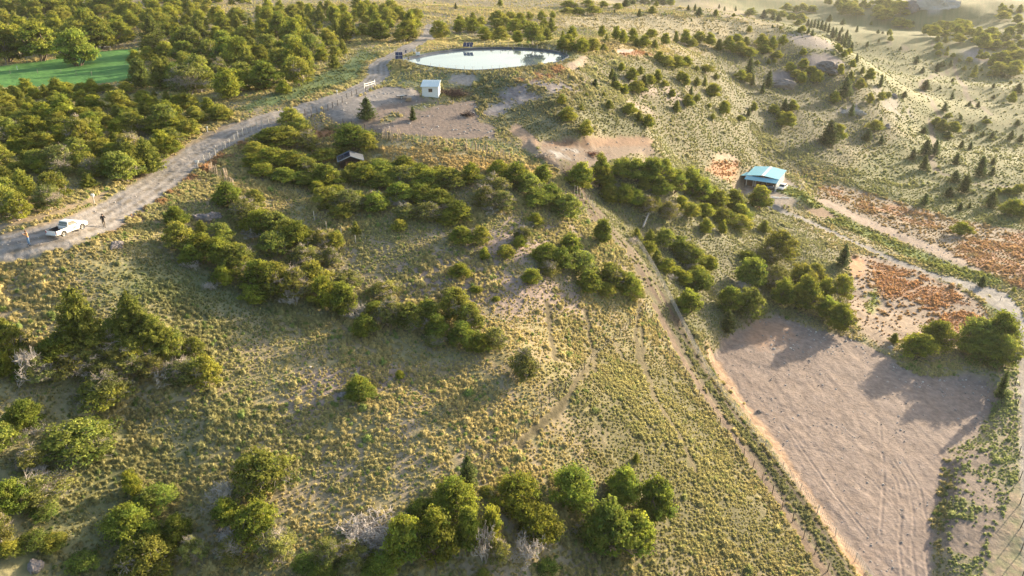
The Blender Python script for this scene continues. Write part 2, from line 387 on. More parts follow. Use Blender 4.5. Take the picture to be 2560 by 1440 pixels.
# lawn
paint([(-300,190),(-10,166),(120,150),(230,130),(350,120),(348,200),(200,213),(-300,230)], LAWN, .5, .3, 0, zone=3, col2=(.10,.25,.05))
paint([(-300,172),(0,152),(120,138),(230,122),(350,104)], (.33,.30,.2), .5, .3, .3, line=True, width=2.0)
# pond surround: liner is a mesh of its own
paint(None, (.13,.16,.07), 2.5, .8, .55, world_poly=with_z(grow(POND, 4), 0), tint=(.26,.25,.12))
paint([(1130,188),(1180,184),(1195,200),(1180,215),(1120,205)], (.34,.30,.26), .6, .6, .1)
paint([(1290,198),(1350,178),(1412,158),(1432,172),(1375,198),(1300,208)], RED, .8, .6, .8, col2=(.33,.2,.1), tint=(.46,.26,.14), patch=(2,.35,.55))
paint([(1535,125),(1600,128),(1640,138),(1560,140)], RED, .8, .8, .6, tint=(.46,.24,.13))
paint([(1545,124),(1590,126),(1575,133),(1540,131)], (.42,.34,.29), .6, .5, 0)
# rock ribs and bare hill
paint([(1205,275),(1255,228),(1330,202),(1400,208),(1450,228),(1350,243),(1262,285),(1225,290)], ROCK, 1.2, 1.5, .15, col2=ROCK2, patch=(3,.3,.5))
paint([(1420,195),(1500,175),(1600,205),(1750,225),(1700,260),(1560,225),(1440,215)], (.27,.22,.19), 2, 2, .5, patch=(5,.4,.6))
paint([(1420,160),(1470,140),(1462,165),(1430,182)], (.28,.22,.17), .8, .6, 0)
paint([(1560,245),(1620,270),(1640,290),(1580,270)], (.28,.22,.19), 1.5, 1, .4)
paint([(2000,150),(2040,133),(2090,140),(2112,155),(2090,172),(2030,168)], ROCK, 1, .8, 0, col2=(.23,.2,.19))
paint([(1915,190),(1945,177),(1982,184),(1985,212),(1935,215)], ROCK, 1, .8, 0, col2=(.24,.21,.2))
paint([(1950,85),(2020,84),(2090,108),(2075,128),(1990,110)], (.24,.21,.19), 2, 1.5, .15, col2=(.30,.26,.22))
paint([(2085,285),(2110,262),(2160,265),(2150,285)], ROCK2, .8, .8, 0, col2=(.36,.32,.29), patch=(1.6,.35,.5))
paint([(2180,215),(2240,235),(2290,290),(2240,300),(2190,250)], (.25,.23,.19), 2, 2, .2, patch=(4,.45,.6))
paint([(2240,10),(2300,-20),(2390,-20),(2380,12),(2340,28),(2290,22)], (.27,.25,.24), 3, 2, 0, col2=(.4,.37,.34))
paint([(2400,130),(2450,120),(2500,140),(2480,160),(2420,155)], (.25,.23,.22), 3, 2, 0)
# yards and cuttings
paint(YARD_PX, DIRT, .5, .5, .02, zone=6, col2=(.24,.185,.15))  # dull grey-brown dirt with the yard's shade put into the colour
paint([(800,275),(830,262),(900,240),(960,216),(1045,222),(1040,248),(960,262),(900,300),(830,300)], (.26,.245,.23), .8, .6, .03, op=.8)
paint([(990,270),(1060,255),(1100,262),(1010,290),(950,310)], (.14,.15,.08), 1, 1, .4, patch=(2.5,.4,.55))
paint([(1015,335),(1100,345),(1240,350),(1380,400),(1360,410),(1200,372),(1000,348)], (.12,.15,.06), .6, .5, .7, op=.85)
paint(TERR_PX, (.165,.13,.105), .5, .4, 0, zone=7, col2=(.19,.15,.12))  # terrace dirt, darkened to stand in for the hill's shade
paint([(1370,385),(1400,372),(1450,370),(1440,395),(1390,400)], (.30,.295,.29), .8, 1, 0, patch=(1.2,.45,.65))
paint([(1345,364),(1420,346),(1600,341),(1640,354),(1620,366),(1420,368)], (.19,.125,.085), .5, .5, 0)  # cut bank, its shaded face painted darker
paint([(1268,325),(1290,310),(1310,318),(1352,362),(1335,382),(1300,350)], (.36,.25,.17), .6, .6, .05)
paint([(1780,398),(1795,383),(1825,382),(1848,402),(1820,404)], (.30,.23,.17), .5, .5, 0)
paint([(1762,425),(1790,402),(1852,408),(1842,430),(1820,455),(1790,440)], RED, .6, .6, .7, tint=(.50,.28,.15), col2=(.34,.2,.1))
paint(SHED_PX, (.25,.20,.16), .8, .5, 0, zone=8, col2=(.30,.26,.22))
paint([(1830,470),(1850,440),(1900,415),(1960,425),(1905,425),(1868,448),(1862,490)], (.24,.18,.12), .6, .5, .05)
paint([(1960,480),(2000,470),(2030,505),(2000,520)], (.30,.24,.18), .8, 1, .4, patch=(2,.35,.5))
# lots on the right
paint([(2040,480),(2060,462),(2100,462),(2170,482),(2300,520),(2400,552),(2700,600),(2700,760),(2480,702),(2380,652),(2250,592),(2130,542),(2060,512)], (.26,.205,.155), 1, .8, .5, col2=(.21,.175,.12), tint=(.38,.27,.14))
paint([(2050,470),(2130,480),(2330,540),(2350,575),(2200,540),(2090,500)], RED, 1.5, 1, .9, patch=(3,.42,.55), tint=(.45,.275,.15))
paint([(2400,600),(2560,580),(2700,620),(2700,760),(2480,700),(2380,640)], RED, 1.5, 1, 1.0, patch=(3,.34,.48), tint=(.45,.275,.15))
paint([(2060,505),(2180,562),(2330,622),(2450,690)], (.30,.235,.19), .8, 1, .03, line=True, width=6)
paint([(1960,470),(2030,505),(2110,560),(2230,612),(2350,662),(2470,700)], (.17,.22,.05), 1.2, .8, .9, line=True, width=6.5, tint=(.26,.29,.07))
paint([(2010,515),(2060,520),(2100,545),(2050,545)], (.22,.15,.1), .6, .5, .1)
paint([(2128,640),(2182,640),(2290,672),(2400,722),(2455,760),(2480,800),(2450,850),(2360,858),(2280,848),(2200,870),(2150,825),(2120,740)], (.30,.235,.185), .8, .6, .25, col2=(.27,.205,.15), tint=(.42,.27,.15))
paint([(2180,650),(2290,680),(2400,735),(2440,790),(2420,850),(2330,830),(2300,760),(2200,740)], RED, 1.5, 1, 1.0, patch=(3.5,.34,.46), tint=(.49,.27,.14))
paint([(2128,640),(2160,650),(2160,690),(2128,690)], (.42,.22,.12), .6, .5, 0)
paint([(2165,740),(2190,720),(2200,760),(2170,790)], (.2,.24,.05), .8, .6, .9, patch=(1.5,.3,.5), tint=(.28,.32,.07))
paint([(2440,720),(2520,770),(2520,850),(2440,860),(2480,800)], (.16,.21,.06), 1.5, 1, .9, op=.8)
# big bare pad and the rough strip beside it
paint([(2330,960),(2560,900),(2700,1000),(2700,1500),(2340,1500),(2360,1150)], (.20,.20,.11), 1.5, 1.2, .6, col2=(.27,.21,.15), tint=(.30,.35,.14))
paint([(2360,1130),(2480,1120),(2510,1300),(2480,1460),(2360,1460)], DIRT, 2, 1.5, .2, patch=(3.5,.42,.55))
paint(PAD_PX, (.225,.175,.148), .5, .5, .0, zone=5, col2=(.26,.207,.178))
paint([(1775,885),(1850,1005),(1930,1105),(2000,1215),(2100,1355),(2170,1460)], (.50,.33,.21), .6, .3, 0, line=True, width=1.6)
paint([(1900,800),(1960,795),(1990,850),(1900,870),(1850,850)], (.40,.24,.15), 2, 1, 0, op=.6)
# gravel shoulder and roads
paint([(-250,610),(0,562),(150,520),(230,490),(300,460),(420,390),(520,328),(600,300),(700,275),(600,330),(400,460),(200,570),(0,640),(-250,700)], (.36,.28,.20), .6, .6, .1, col2=(.28,.22,.14))
paint([(0,580),(150,540),(260,500),(340,455)], (.20,.19,.08), .5, .5, .8, line=True, width=1.2, patch=(2,.4,.55))
paint([(245,575),(330,530),(430,487),(505,425),(600,360)], RED, 1, .8, 1.0, line=True, width=2.6, patch=(2,.38,.52), tint=(.46,.26,.14))
paint([(780,325),(835,322),(840,340),(790,345)], (.40,.2,.1), .6, .5, .5, tint=(.45,.275,.15))
ROAD_C = poly([(-260,680),(-120,645),(0,618),(60,606),(140,588),(240,552),(310,512),(385,465),(450,415),(520,368),(590,333),(660,306),(740,281),(815,256),(885,230),(928,207),(948,188),(946,165),(970,146),(1008,128),(1048,106),(1080,80),(1082,62)], False)
paint(None, (.21,.195,.18), .5, .35, 0, world_poly=ROAD_C, line=True, width=5.2, zone=1, col2=(.255,.23,.205))
for d_ in (-1.75, -.55, .85, 2.0): paint(None, (.29,.27,.25), .2, .12, 0, world_poly=offset_line(ROAD_C, d_), line=True, width=.45)
for d_ in (-1.15, .15, 1.4): paint(None, (.17,.145,.11), .2, .25, 0, world_poly=offset_line(ROAD_C, d_), line=True, width=.35, patch=(1.5,.4,.6))
SIDE_C = poly([(1888,500),(1930,518),(1985,537),(2040,562),(2150,612),(2250,657),(2350,692),(2440,716),(2495,735),(2530,775),(2548,830),(2562,900),(2572,1000),(2582,1200),(2596,1460)], False)
SX_ = float(cast(np.array([2440.]), np.array([716.]))[0, 0])
paint(None, (.22,.21,.20), .4, .25, 0, world_poly=SIDE_C[SIDE_C[:, 0] < SX_], line=True, width=2.6, zone=2)
paint(None, (.29,.275,.255), .4, .25, 0, world_poly=SIDE_C[SIDE_C[:, 0] >= SX_ - 4], line=True, width=4.2, zone=2)
TRACK_C = poly([(1440,440),(1455,490),(1500,548),(1545,595),(1590,645),(1640,720),(1680,800),(1725,880),(1800,985),(1900,1120),(2010,1290),(2110,1450)], False)
TRACK_UP = TRACK_C[:19]
paint(None, (.10,.075,.056), 1.0, .7, .25, world_poly=TRACK_UP, line=True, width=6.5, col2=(.11,.11,.055))
paint(None, (.12,.12,.06), .8, .6, .7, world_poly=TRACK_C[18:], line=True, width=4.0)
paint(None, (.085,.06,.045), .5, .4, .12, world_poly=TRACK_UP, line=True, width=2.8, zone=4)
paint(None, (.15,.14,.07), .3, .3, .6, world_poly=TRACK_UP, line=True, width=.6)
STRIP_C = poly([(1665,790),(1715,868),(1780,975),(1880,1110),(1985,1250),(2120,1450)], False)
paint(None, (.08,.08,.04), .8, .5, .8, world_poly=STRIP_C, line=True, width=3.0, tint=(.27,.28,.12))
PATH_C = poly([(1640,770),(1690,870),(1750,970),(1850,1110),(1950,1255),(2075,1450)], False)
paint(None, (.15,.11,.08), .3, .2, 0, world_poly=PATH_C, line=True, width=1.5, zone=4)
for d_ in (-2.2, 2.2): paint(None, (.10,.08,.055), .25, .2, 0, world_poly=offset_line(STRIP_C, d_ * .5), line=True, width=.55)
for tr in ([(2390,150),(2382,165),(2395,195),(2415,235),(2440,262),(2475,285)], [(2382,172),(2330,190),(2302,208),(2308,235),(2335,268),(2350,290)], [(2325,300),(2332,335),(2340,370),(2325,395),(2345,430),(2420,458),(2560,470)], [(2330,110),(2380,150),(2290,130),(2200,100)]):
    paint(tr, (.12,.10,.07), .5, .3, .05, line=True, width=2.4, zone=9)
# wheel ruts in the grass field
for tr in ([(1600,760),(1590,830),(1598,900),(1640,1000),(1700,1090),(1740,1180)], [(1370,760),(1375,830),(1390,900)], [(1465,780),(1475,850),(1490,930)], [(1605,820),(1608,900),(1640,1000),(1700,1090)], [(1300,1110),(1400,1020),(1480,900)]):
    paint(tr, (.10,.085,.045), .3, .2, 0, line=True, width=.8)
TD *= sstep(0, 1, np.ones(len(X)))
C = np.clip(C, .01, .7)
# fine relief on the bare ground and ruts on the pad
bare = (ZN == 5) | (ZN == 6)
fine = (n3 - .5) * np.where(bare, .05, .10) + (fbm(X / .35, Y / .35, 41, 2) - .5) * np.where(bare, .03, .05)
# the grader and tyres left long streaks on the bare field
_pd = cast(np.array([1800., 2170]), np.array([900., 1420])); _e = _pd[1, :2] - _pd[0, :2]; _e /= np.linalg.norm(_e)
al = X * _e[0] + Y * _e[1]; ac = -X * _e[1] + Y * _e[0]
fine += np.where(ZN == 5, (fbm(al / 7, ac / .8, 51, 2) - .5) * .09 + (fbm(X / 3.2, Y / 3.2, 52) - .5) * .22, 0)
for cur in ([(2235,1150),(2270,1210),(2285,1290),(2280,1380),(2290,1450)], [(1960,1060),(2010,1130),(2080,1230),(2170,1340)], [(1900,1000),(2000,1030),(2100,1060),(2200,1130)], [(1950,1110),(2060,1130),(2180,1200),(2260,1300)], [(2050,1060),(2120,1000),(2230,960)], [(2200,1060),(2210,1200),(2200,1340)], [(1850,900),(1950,930),(2060,1010)]):
    cw = poly(cur, False); q = np.nonzero((X > cw[:, 0].min() - 3) & (X < cw[:, 0].max() + 3) & (Y > cw[:, 1].min() - 3) & (Y < cw[:, 1].max() + 3))[0]
    dd = ldist(X[q], Y[q], cw)
    for off in ((.0, 1.5) if len(cur) > 4 else (.0,)): e_ = np.abs(dd - off); fine[q] += (-.045 * np.exp(-(e_ / .16) ** 2) + .03 * np.exp(-((e_ - .32) / .14) ** 2)) * (n1[q] > .42)
GZ = GZm.ravel() + fine * (Rr < 400)
V = np.c_[X, Y, GZ]
nr, na = rr.shape
i0 = (np.arange(nr - 1)[:, None] * na + np.arange(na - 1)[None]).ravel()
F = np.c_[i0, i0 + 1, i0 + 1 + na, i0 + na][:, ::-1]
fz = ZN[F].max(1)
names = {0: 'ground', 1: 'gravel_road', 2: 'farm_road', 3: 'lawn', 4: 'dirt_path', 5: 'bare_dirt_field', 6: 'dirt_yard', 7: 'dirt_terrace', 8: 'shed_yard', 9: 'wheel_track'}
for z, nm in names.items():
    f = F[fz == z]
    if len(f) == 0: continue
    used, inv = np.unique(f, return_inverse=True)
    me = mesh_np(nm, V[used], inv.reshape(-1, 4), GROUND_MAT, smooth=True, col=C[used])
    tag(link(nm, me), kind='structure')
# water and the black pond liner
m, nt, b = nodes_of('pond_water'); b.inputs['Base Color'].default_value = (.17, .22, .25, 1); b.inputs['Roughness'].default_value = .03; b.inputs['IOR'].default_value = 1.45; b.inputs['Specular IOR Level'].default_value = .9
tcn = nt.nodes.new('ShaderNodeTexCoord'); wv = nt.nodes.new('ShaderNodeTexNoise'); wv.inputs['Scale'].default_value = 1.1; wv.inputs['Detail'].default_value = 3
bpn = nt.nodes.new('ShaderNodeBump'); bpn.inputs['Distance'].default_value = .006
nt.links.new(tcn.outputs['Object'], wv.inputs['Vector']); nt.links.new(wv.outputs['Fac'], bpn.inputs['Height']); nt.links.new(bpn.outputs['Normal'], b.inputs['Normal'])
def resample(P, n):
    P = np.asarray(P)[:, :2]; Q = np.r_[P, P[:1]]
    t = np.arange(len(Q)); out = []
    for s in np.linspace(0, len(P), n, endpoint=False):    # Catmull-Rom round the outline
        i = int(s); f = s - i; p0, p1, p2, p3 = P[(i - 1) % len(P)], P[i % len(P)], P[(i + 1) % len(P)], P[(i + 2) % len(P)]
        out.append(.5 * ((2 * p1) + (-p0 + p2) * f + (2 * p0 - 5 * p1 + 4 * p2 - p3) * f * f + (-p0 + 3 * p1 - 3 * p2 + p3) * f ** 3))
    return np.array(out)
PR = resample(POND, 120); cc = PR.mean(0); PR = cc + (PR - cc) * (1 + (fbm(PR[:, 0] / 2.5, PR[:, 1] / 2.5, 91) - .5)[:, None] * .05)
Vw = np.r_[with_z(PR, PZ), [[cc[0], cc[1], PZ]]]; Fw = np.array([[i, (i + 1) % 120, 120] for i in range(120)])
if np.cross(PR[1] - PR[0], PR[2] - PR[1]) < 0: Fw = Fw[:, ::-1]
tag(link('pond_water', mesh_np('pond_water', Vw, Fw, m)), kind='structure')
rings = [(.65, .30), (.4, .46), (.2, .42), (-.3, -.12), (-1.0, -.9)]
Vl = np.concatenate([with_z(grow(PR, d) + (RNG.random((120, 2)) - .5) * .06, PZ + z) for d, z in rings])
Fl = np.array([[k * 120 + i, k * 120 + (i + 1) % 120, (k + 1) * 120 + (i + 1) % 120, (k + 1) * 120 + i] for k in range(len(rings) - 1) for i in range(120)])
LINER = mat('black_pond_sheet', (.035, .04, .05), .35, spec=.5, nscale=2, noise=.4, bump=.6)
tag(link('pond_liner', mesh_np('pond_liner', Vl, Fl, LINER, smooth=True)), 'black plastic liner sheet round the edge of the water reservoir', 'pond liner')
def ground_at(x, y): return float(height(np.array([x]), np.array([y]))[0])

# ---------------------------------------------------------------- scattering on points (geometry nodes) for uncountable growth
def scatter(name, pts, rz, sc, tint, protos, label, cat):
    """pts (n,3), rz (n), sc (n,3), tint (n,3); protos: meshes picked at random"""
    me = bpy.data.meshes.new(name); n = len(pts)
    me.vertices.add(n); me.vertices.foreach_set('co', np.asarray(pts, np.float32).ravel())
    a = me.attributes.new('rz', 'FLOAT', 'POINT'); a.data.foreach_set('value', np.asarray(rz, np.float32))
    a = me.attributes.new('sc', 'FLOAT_VECTOR', 'POINT'); a.data.foreach_set('vector', np.asarray(sc, np.float32).ravel())
    a = me.attributes.new('tint', 'FLOAT_COLOR', 'POINT'); a.data.foreach_set('color', np.c_[tint, np.ones(n)].astype(np.float32).ravel())
    a = me.attributes.new('pick', 'INT', 'POINT'); a.data.foreach_set('value', RNG.integers(0, len(protos), n).astype(np.int32))
    o = link(name, me)
    ng = bpy.data.node_groups.new(name, 'GeometryNodeTree')
    ng.interface.new_socket('Geometry', in_out='INPUT', socket_type='NodeSocketGeometry'); ng.interface.new_socket('Geometry', in_out='OUTPUT', socket_type='NodeSocketGeometry')
    N, L = ng.nodes, ng.links
    gi = N.new('NodeGroupInput'); go = N.new('NodeGroupOutput'); iop = N.new('GeometryNodeInstanceOnPoints')
    gti = N.new('GeometryNodeGeometryToInstance')
    for p in reversed(protos):
        oi = N.new('GeometryNodeObjectInfo'); oi.inputs['Object'].default_value = p; oi.transform_space = 'ORIGINAL'
        L.new(oi.outputs['Geometry'], gti.inputs[0])
    def na(nm, ty):
        q = N.new('GeometryNodeInputNamedAttribute'); q.data_type = ty; q.inputs['Name'].default_value = nm; return q.outputs['Attribute']
    m2p = N.new('GeometryNodeMeshToPoints'); L.new(gi.outputs[0], m2p.inputs[0])
    L.new(m2p.outputs[0], iop.inputs['Points']); L.new(gti.outputs[0], iop.inputs['Instance']); iop.inputs['Pick Instance'].default_value = True
    L.new(na('pick', 'INT'), iop.inputs['Instance Index'])
    cx = N.new('ShaderNodeCombineXYZ'); L.new(na('rz', 'FLOAT'), cx.inputs['Z']); L.new(cx.outputs[0], iop.inputs['Rotation'])
    L.new(na('sc', 'FLOAT_VECTOR'), iop.inputs['Scale']); L.new(iop.outputs[0], go.inputs[0])
    md = o.modifiers.new('scatter', 'NODES'); md.node_group = ng
    tag(o, label, cat, kind='stuff')
    return o
def loose(me):      # a mesh held ready for copying, not in the scene
    return bpy.data.objects.new(me.name, me)

def quads(cen, ax1, ax2):
    """n quads from centres and half-axes"""
    V = np.stack([cen - ax1 - ax2, cen + ax1 - ax2, cen + ax1 + ax2, cen - ax1 + ax2], 1).reshape(-1, 3)
    return V, np.arange(len(V)).reshape(-1, 4)
def rdir(n, r):
    v = r.normal(size=(n, 3)); return v / np.linalg.norm(v, axis=1)[:, None]
def tussock(seed):
    """a lumpy cushion of grass with blades standing out of it, about 0.6 m across"""
    r = np.random.default_rng(seed); nl, nt_ = 11, 5; V = []; F = []
    ph = r.random(4) * 6.28; ex = r.random(2) * .05
    for j in range(nt_):
        e = math.pi / 2 * j / nt_
        for i in range(nl):
            a = 2 * math.pi * (i + .5 * (j % 2)) / nl
            q = .205 * (1 + .16 * math.sin(3 * a + ph[0]) + .12 * math.sin(5 * a + ph[1] + 3 * e) + .22 * (r.random() - .5))
            V.append((math.cos(a) * math.cos(e) * q + ex[0], math.sin(a) * math.cos(e) * q + ex[1], math.sin(e) * q * 1.15 - .03))
    V.append((0, 0, .225))
    for j in range(nt_ - 1):
        for i in range(nl): k = (i + 1) % nl; F += [[j * nl + i, j * nl + k, (j + 1) * nl + k], [j * nl + i, (j + 1) * nl + k, (j + 1) * nl + i]]
    for i in range(nl): F.append([(nt_ - 1) * nl + i, (nt_ - 1) * nl + (i + 1) % nl, nt_ * nl])
    V = np.array(V); m0 = len(V); n = 60
    th = r.random(n) * 2 * math.pi; lean = .1 + 1.25 * r.random(n); ln = .24 + .15 * r.random(n)
    d = np.stack([np.cos(th) * np.sin(lean), np.sin(th) * np.sin(lean), np.cos(lean)], 1)
    base = d * .08; side = np.cross(d, [0, 0, 1]); side /= np.linalg.norm(side, axis=1)[:, None] + 1e-9
    w = .034 * (.7 + .7 * r.random(n)); tip = d * ln[:, None] * 1.15; tip[:, 2] -= .02
    B = np.stack([base - side * w[:, None], base + side * w[:, None], tip], 1).reshape(-1, 3)
    F += [[m0 + 3 * k, m0 + 3 * k + 1, m0 + 3 * k + 2] for k in range(n)]
    return np.r_[V, B], np.array(F)
TUSS_MAT = attr_mat('tussock_grass', attr='tint', instancer=True, transl=.55, var=.25, vscale=5.0, gain=1.15)
TUSS = [loose(mesh_np('grass_tuft', *tussock(s), mat=TUSS_MAT, smooth=True)) for s in range(6)]

# where it grows: jittered over the visible wedge, thinner with distance, following the painted cover
from mathutils import kdtree
def ground_lookup(x, y):
    """nearest ground-sheet vertex index"""
    r_ = np.hypot(x, y); a_ = np.arctan2(x, y)
    ir = np.clip(np.searchsorted(RS, r_), 1, nr - 1); ir -= (np.abs(RS[ir - 1] - r_) < np.abs(RS[ir] - r_))
    ia = np.clip(np.searchsorted(AN, a_), 1, na - 1)
    return ir * na + ia
def grow_tussocks():
    xs, ys = [], []
    for r0, r1, sp in ((38, 130, .33), (130, 190, .46), (190, 260, .60), (260, 380, 1.0), (380, 600, 2.2)):
        gx_, gy_ = np.meshgrid(np.arange(-r1, r1, sp), np.arange(20, r1, sp)); gx_ = gx_.ravel(); gy_ = gy_.ravel()
        gx_ = gx_ + (RNG.random(len(gx_)) - .5) * sp * .95; gy_ = gy_ + (RNG.random(len(gy_)) - .5) * sp * .95
        q = np.hypot(gx_, gy_); k = (q >= r0) & (q < r1) & (np.abs(np.arctan2(gx_, gy_)) < R(41)); xs.append(gx_[k]); ys.append(gy_[k])
    x = np.concatenate(xs); y = np.concatenate(ys); n = len(x)
    gi = ground_lookup(x, y)
    cl = fbm(x / 1.9, y / 1.9, 77, 2)
    cl2 = fbm(x / 13, y / 13, 78, 2)
    td = TD[gi]
    keep = (RNG.random(n) < sstep(.05, .9, td) * (.55 + .45 * sstep(.3 + .2 * (1 - cl2), .52, cl))) & (td > .06)
    x, y, gi, cl2 = x[keep], y[keep], gi[keep], cl2[keep]
    px, py, dep = project(np.c_[x, y, height(x, y)]); k = (px > -140) & (px < 2700) & (py > -60) & (py < 1560)
    x, y, gi, cl2 = x[k], y[k], gi[k], cl2[k]
    n = len(x); z = height(x, y); r_ = np.hypot(x, y)
    t = RNG.random(n)[:, None]; g = sstep(.38, .68, fbm(x / 17, y / 17, 80, 2) * .7 + fbm(x / 3, y / 3, 81, 2) * .3)[:, None]
    straw = np.array([[.52, .45, .21]]); sage = np.array([[.42, .40, .18]]); green = np.array([[.26, .33, .10]])
    col = straw * (1 - g) + sage * g; col = col * (1 - (t > .90)) + green * (t > .90)
    w = TC[gi, 3:4] * .85; col = col * (1 - w) + TC[gi, :3] * w
    col = col * (.85 + .3 * RNG.random((n, 1)))
    s = (.48 + .60 * RNG.random(n) ** 1.6) * (.72 + .56 * sstep(.3, .7, fbm(x / 5, y / 5, 83, 2))) * (1 + .0022 * (r_ - 60))
    big = (RNG.random(n) < .02); s = np.where(big, s * 2.1, s)
    sc = np.stack([s, s, s * (.65 + .4 * RNG.random(n))], 1)
    print('tussocks', n)
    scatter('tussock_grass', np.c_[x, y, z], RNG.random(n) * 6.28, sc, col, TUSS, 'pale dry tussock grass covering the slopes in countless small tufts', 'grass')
grow_tussocks()

# ---------------------------------------------------------------- trees
LEAF = attr_mat('leaves', attr='col', transl=.48, var=.30, vscale=.8, ocol=True)
TWIG = mat('grey_bark', (.44, .38, .33), .9, noise=.3, nscale=9)
TWIG_D = mat('dark_bark', (.13, .10, .075), .9, noise=.3, nscale=9)
TWIG_W = mat('bleached_wood', (.52, .47, .42), .85, noise=.25, nscale=9)
def tubes(segs, sides=4):
    """segs: list of (p0, p1, r0, r1)"""
    V = []; F = []
    for p0, p1, r0, r1 in segs:
        p0 = np.array(p0, float); p1 = np.array(p1, float); d = p1 - p0; d /= np.linalg.norm(d) + 1e-9
        a = np.cross(d, [0, 0, 1] if abs(d[2]) < .9 else [1, 0, 0]); a /= np.linalg.norm(a); b = np.cross(d, a); k = len(V)
        for p, r in ((p0, r0), (p1, r1)):
            for i in range(sides): t = 2 * math.pi * i / sides; V.append(p + (a * math.cos(t) + b * math.sin(t)) * r)
        for i in range(sides): j = (i + 1) % sides; F.append([k + i, k + j, k + sides + j, k + sides + i])
    return np.array(V), np.array(F)
def limb(r, p, d, L, rad, depth, segs, tips, spread=.6, up=.15):
    """a branch that forks"""
    n = 2; q = p
    for i in range(n):
        d = d + r.normal(size=3) * .13; d[2] += up * .3; d = d / np.linalg.norm(d)
        q2 = q + d * L / n; segs.append((q, q2, rad * (1 - .3 * i / n), rad * (1 - .3 * (i + 1) / n))); q = q2
    if depth <= 0: tips.append(q); return
    for i in range(2 + (r.random() < .6)):
        dd = d + r.normal(size=3) * spread; dd[2] = dd[2] * .8 + up; dd /= np.linalg.norm(dd)
        limb(r, q, dd, L * (.62 + .25 * r.random()), rad * .62, depth - 1, segs, tips, spread, up)
def broad(seed, wide=1.0, leafy=1.0, dead=.0, green=(.19, .235, .033), tipc=(.34, .35, .045), n_leaf=12500, leaf=.078, lean=0.0, spiky=.5):
    """a multi-stemmed southern beech: W = H = 5 m; crown of many small sprays on lobed clumps"""
    r = np.random.default_rng(seed); H = 5.0; Wd = 2.5 * wide
    segs = []; tips = []
    for i in range(4 + int(r.random() * 3)):
        a = r.random() * 6.28; d = np.array([math.cos(a) * .5, math.sin(a) * .5, 1.0]); d /= np.linalg.norm(d)
        limb(r, np.array([math.cos(a) * .12, math.sin(a) * .12, -.25]), d, 1.5, .10, 2, segs, tips, .55, .12)
    nc = 44; cl = []
    for i in range(nc):        # clump centres fill a broad dome down to the ground
        for _ in range(20):
            a = r.random() * 6.28; q = math.sqrt(r.random()); z = r.random() ** .8
            rad = (1 - .55 * max(0, z - .35) ** 1.5 * 1.9) * (.72 + .4 * min(1, z / .3))
            c = np.array([math.cos(a) * q * Wd * rad * .80, math.sin(a) * q * Wd * rad * .80, .55 + z * (H - 1.15) * (1 - .35 * q * q)])
            if all(np.linalg.norm((c - k[0]) * [1, 1, 1.2]) > .54 for k in cl): break
        c[0] += lean * c[2]; s = .40 + .42 * r.random()
        cl.append((c, s * wide ** .5, r.random(), r.random()))
    cen = []; nor = []; col = []
    per = int(n_leaf * leafy / nc)
    g = np.array(green); tc = np.array(tipc); bare = set(int(v) for v in r.permutation(nc)[:int(nc * dead)])
    for ci, (c, s, t1, t2) in enumerate(cl):
        n = int(per * (.6 + .8 * t2)) if ci not in bare else int(per * .12)
        d = rdir(n, r); d[:, 2] = np.abs(d[:, 2]) * np.where(r.random(n) < .75, 1, -.6)
        # sprays: points pulled onto radiating fingers so that the outline is uneven
        fing = rdir(13, r); fing[:, 2] = np.abs(fing[:, 2]) * .7; fi = r.integers(0, 13, n)
        mixf = (r.random(n) < spiky)[:, None]; rad = s * (.45 + .62 * r.random(n) ** .8)
        d2 = fing[fi] + r.normal(size=(n, 3)) * .13; d2 /= np.linalg.norm(d2, axis=1)[:, None]
        radf = s * (.5 + 1.15 * r.random(n))
        P = np.where(mixf, d2 * radf[:, None], d * rad[:, None]) * np.array([1.15, 1.15, .72]) + c
        cen.append(P); nor.append(np.where(mixf, d2, d))
        base = g * (.8 + .4 * t1) + (tc - g) * (t2 > .45) * .8
        col.append(base[None] * (.72 + .5 * r.random((n, 1))) + (tc - g)[None] * .6 * (r.random((n, 1)) < .2))
    cen = np.concatenate(cen); nor = np.concatenate(nor); col = np.clip(np.concatenate(col), .005, .6)
    k = cen[:, 2] > .05; cen, nor, col = cen[k], nor[k], col[k]; n = len(cen)
    nn = nor + r.normal(size=(n, 3)) * .55; nn /= np.linalg.norm(nn, axis=1)[:, None]
    t = np.cross(nn, rdir(n, r)); t /= np.linalg.norm(t, axis=1)[:, None]; b = np.cross(nn, t)
    s = leaf * (.6 + .8 * r.random(n))
    V, F = quads(cen, t * s[:, None], b * (s * .62)[:, None])
    V = V + (r.random(V.shape) - .5) * leaf * .5
    tw = list(segs)
    for ci, (c, s, _, _) in enumerate(cl):       # twigs reach into each clump, bare clumps show them
        j = min(tips, key=lambda q: np.linalg.norm(q - c)); tw.append((j, c, .035, .02))
        m = 26 if ci in bare else 3
        for _ in range(m):
            d = r.normal(size=3); d[2] = abs(d[2]) * .6; d /= np.linalg.norm(d); e = c + d * s * (.8 + .6 * r.random())
            tw.append((c, e, .03 if ci in bare else .02, .014))
            if ci in bare:
                for _ in range(2): e2 = e + (d + r.normal(size=3) * .7) * s * .4; tw.append((e, e2, .014, .008))
    VT, FT = tubes(tw, 3)
    return (V, F, np.repeat(col, 4, 0)), (VT, FT)
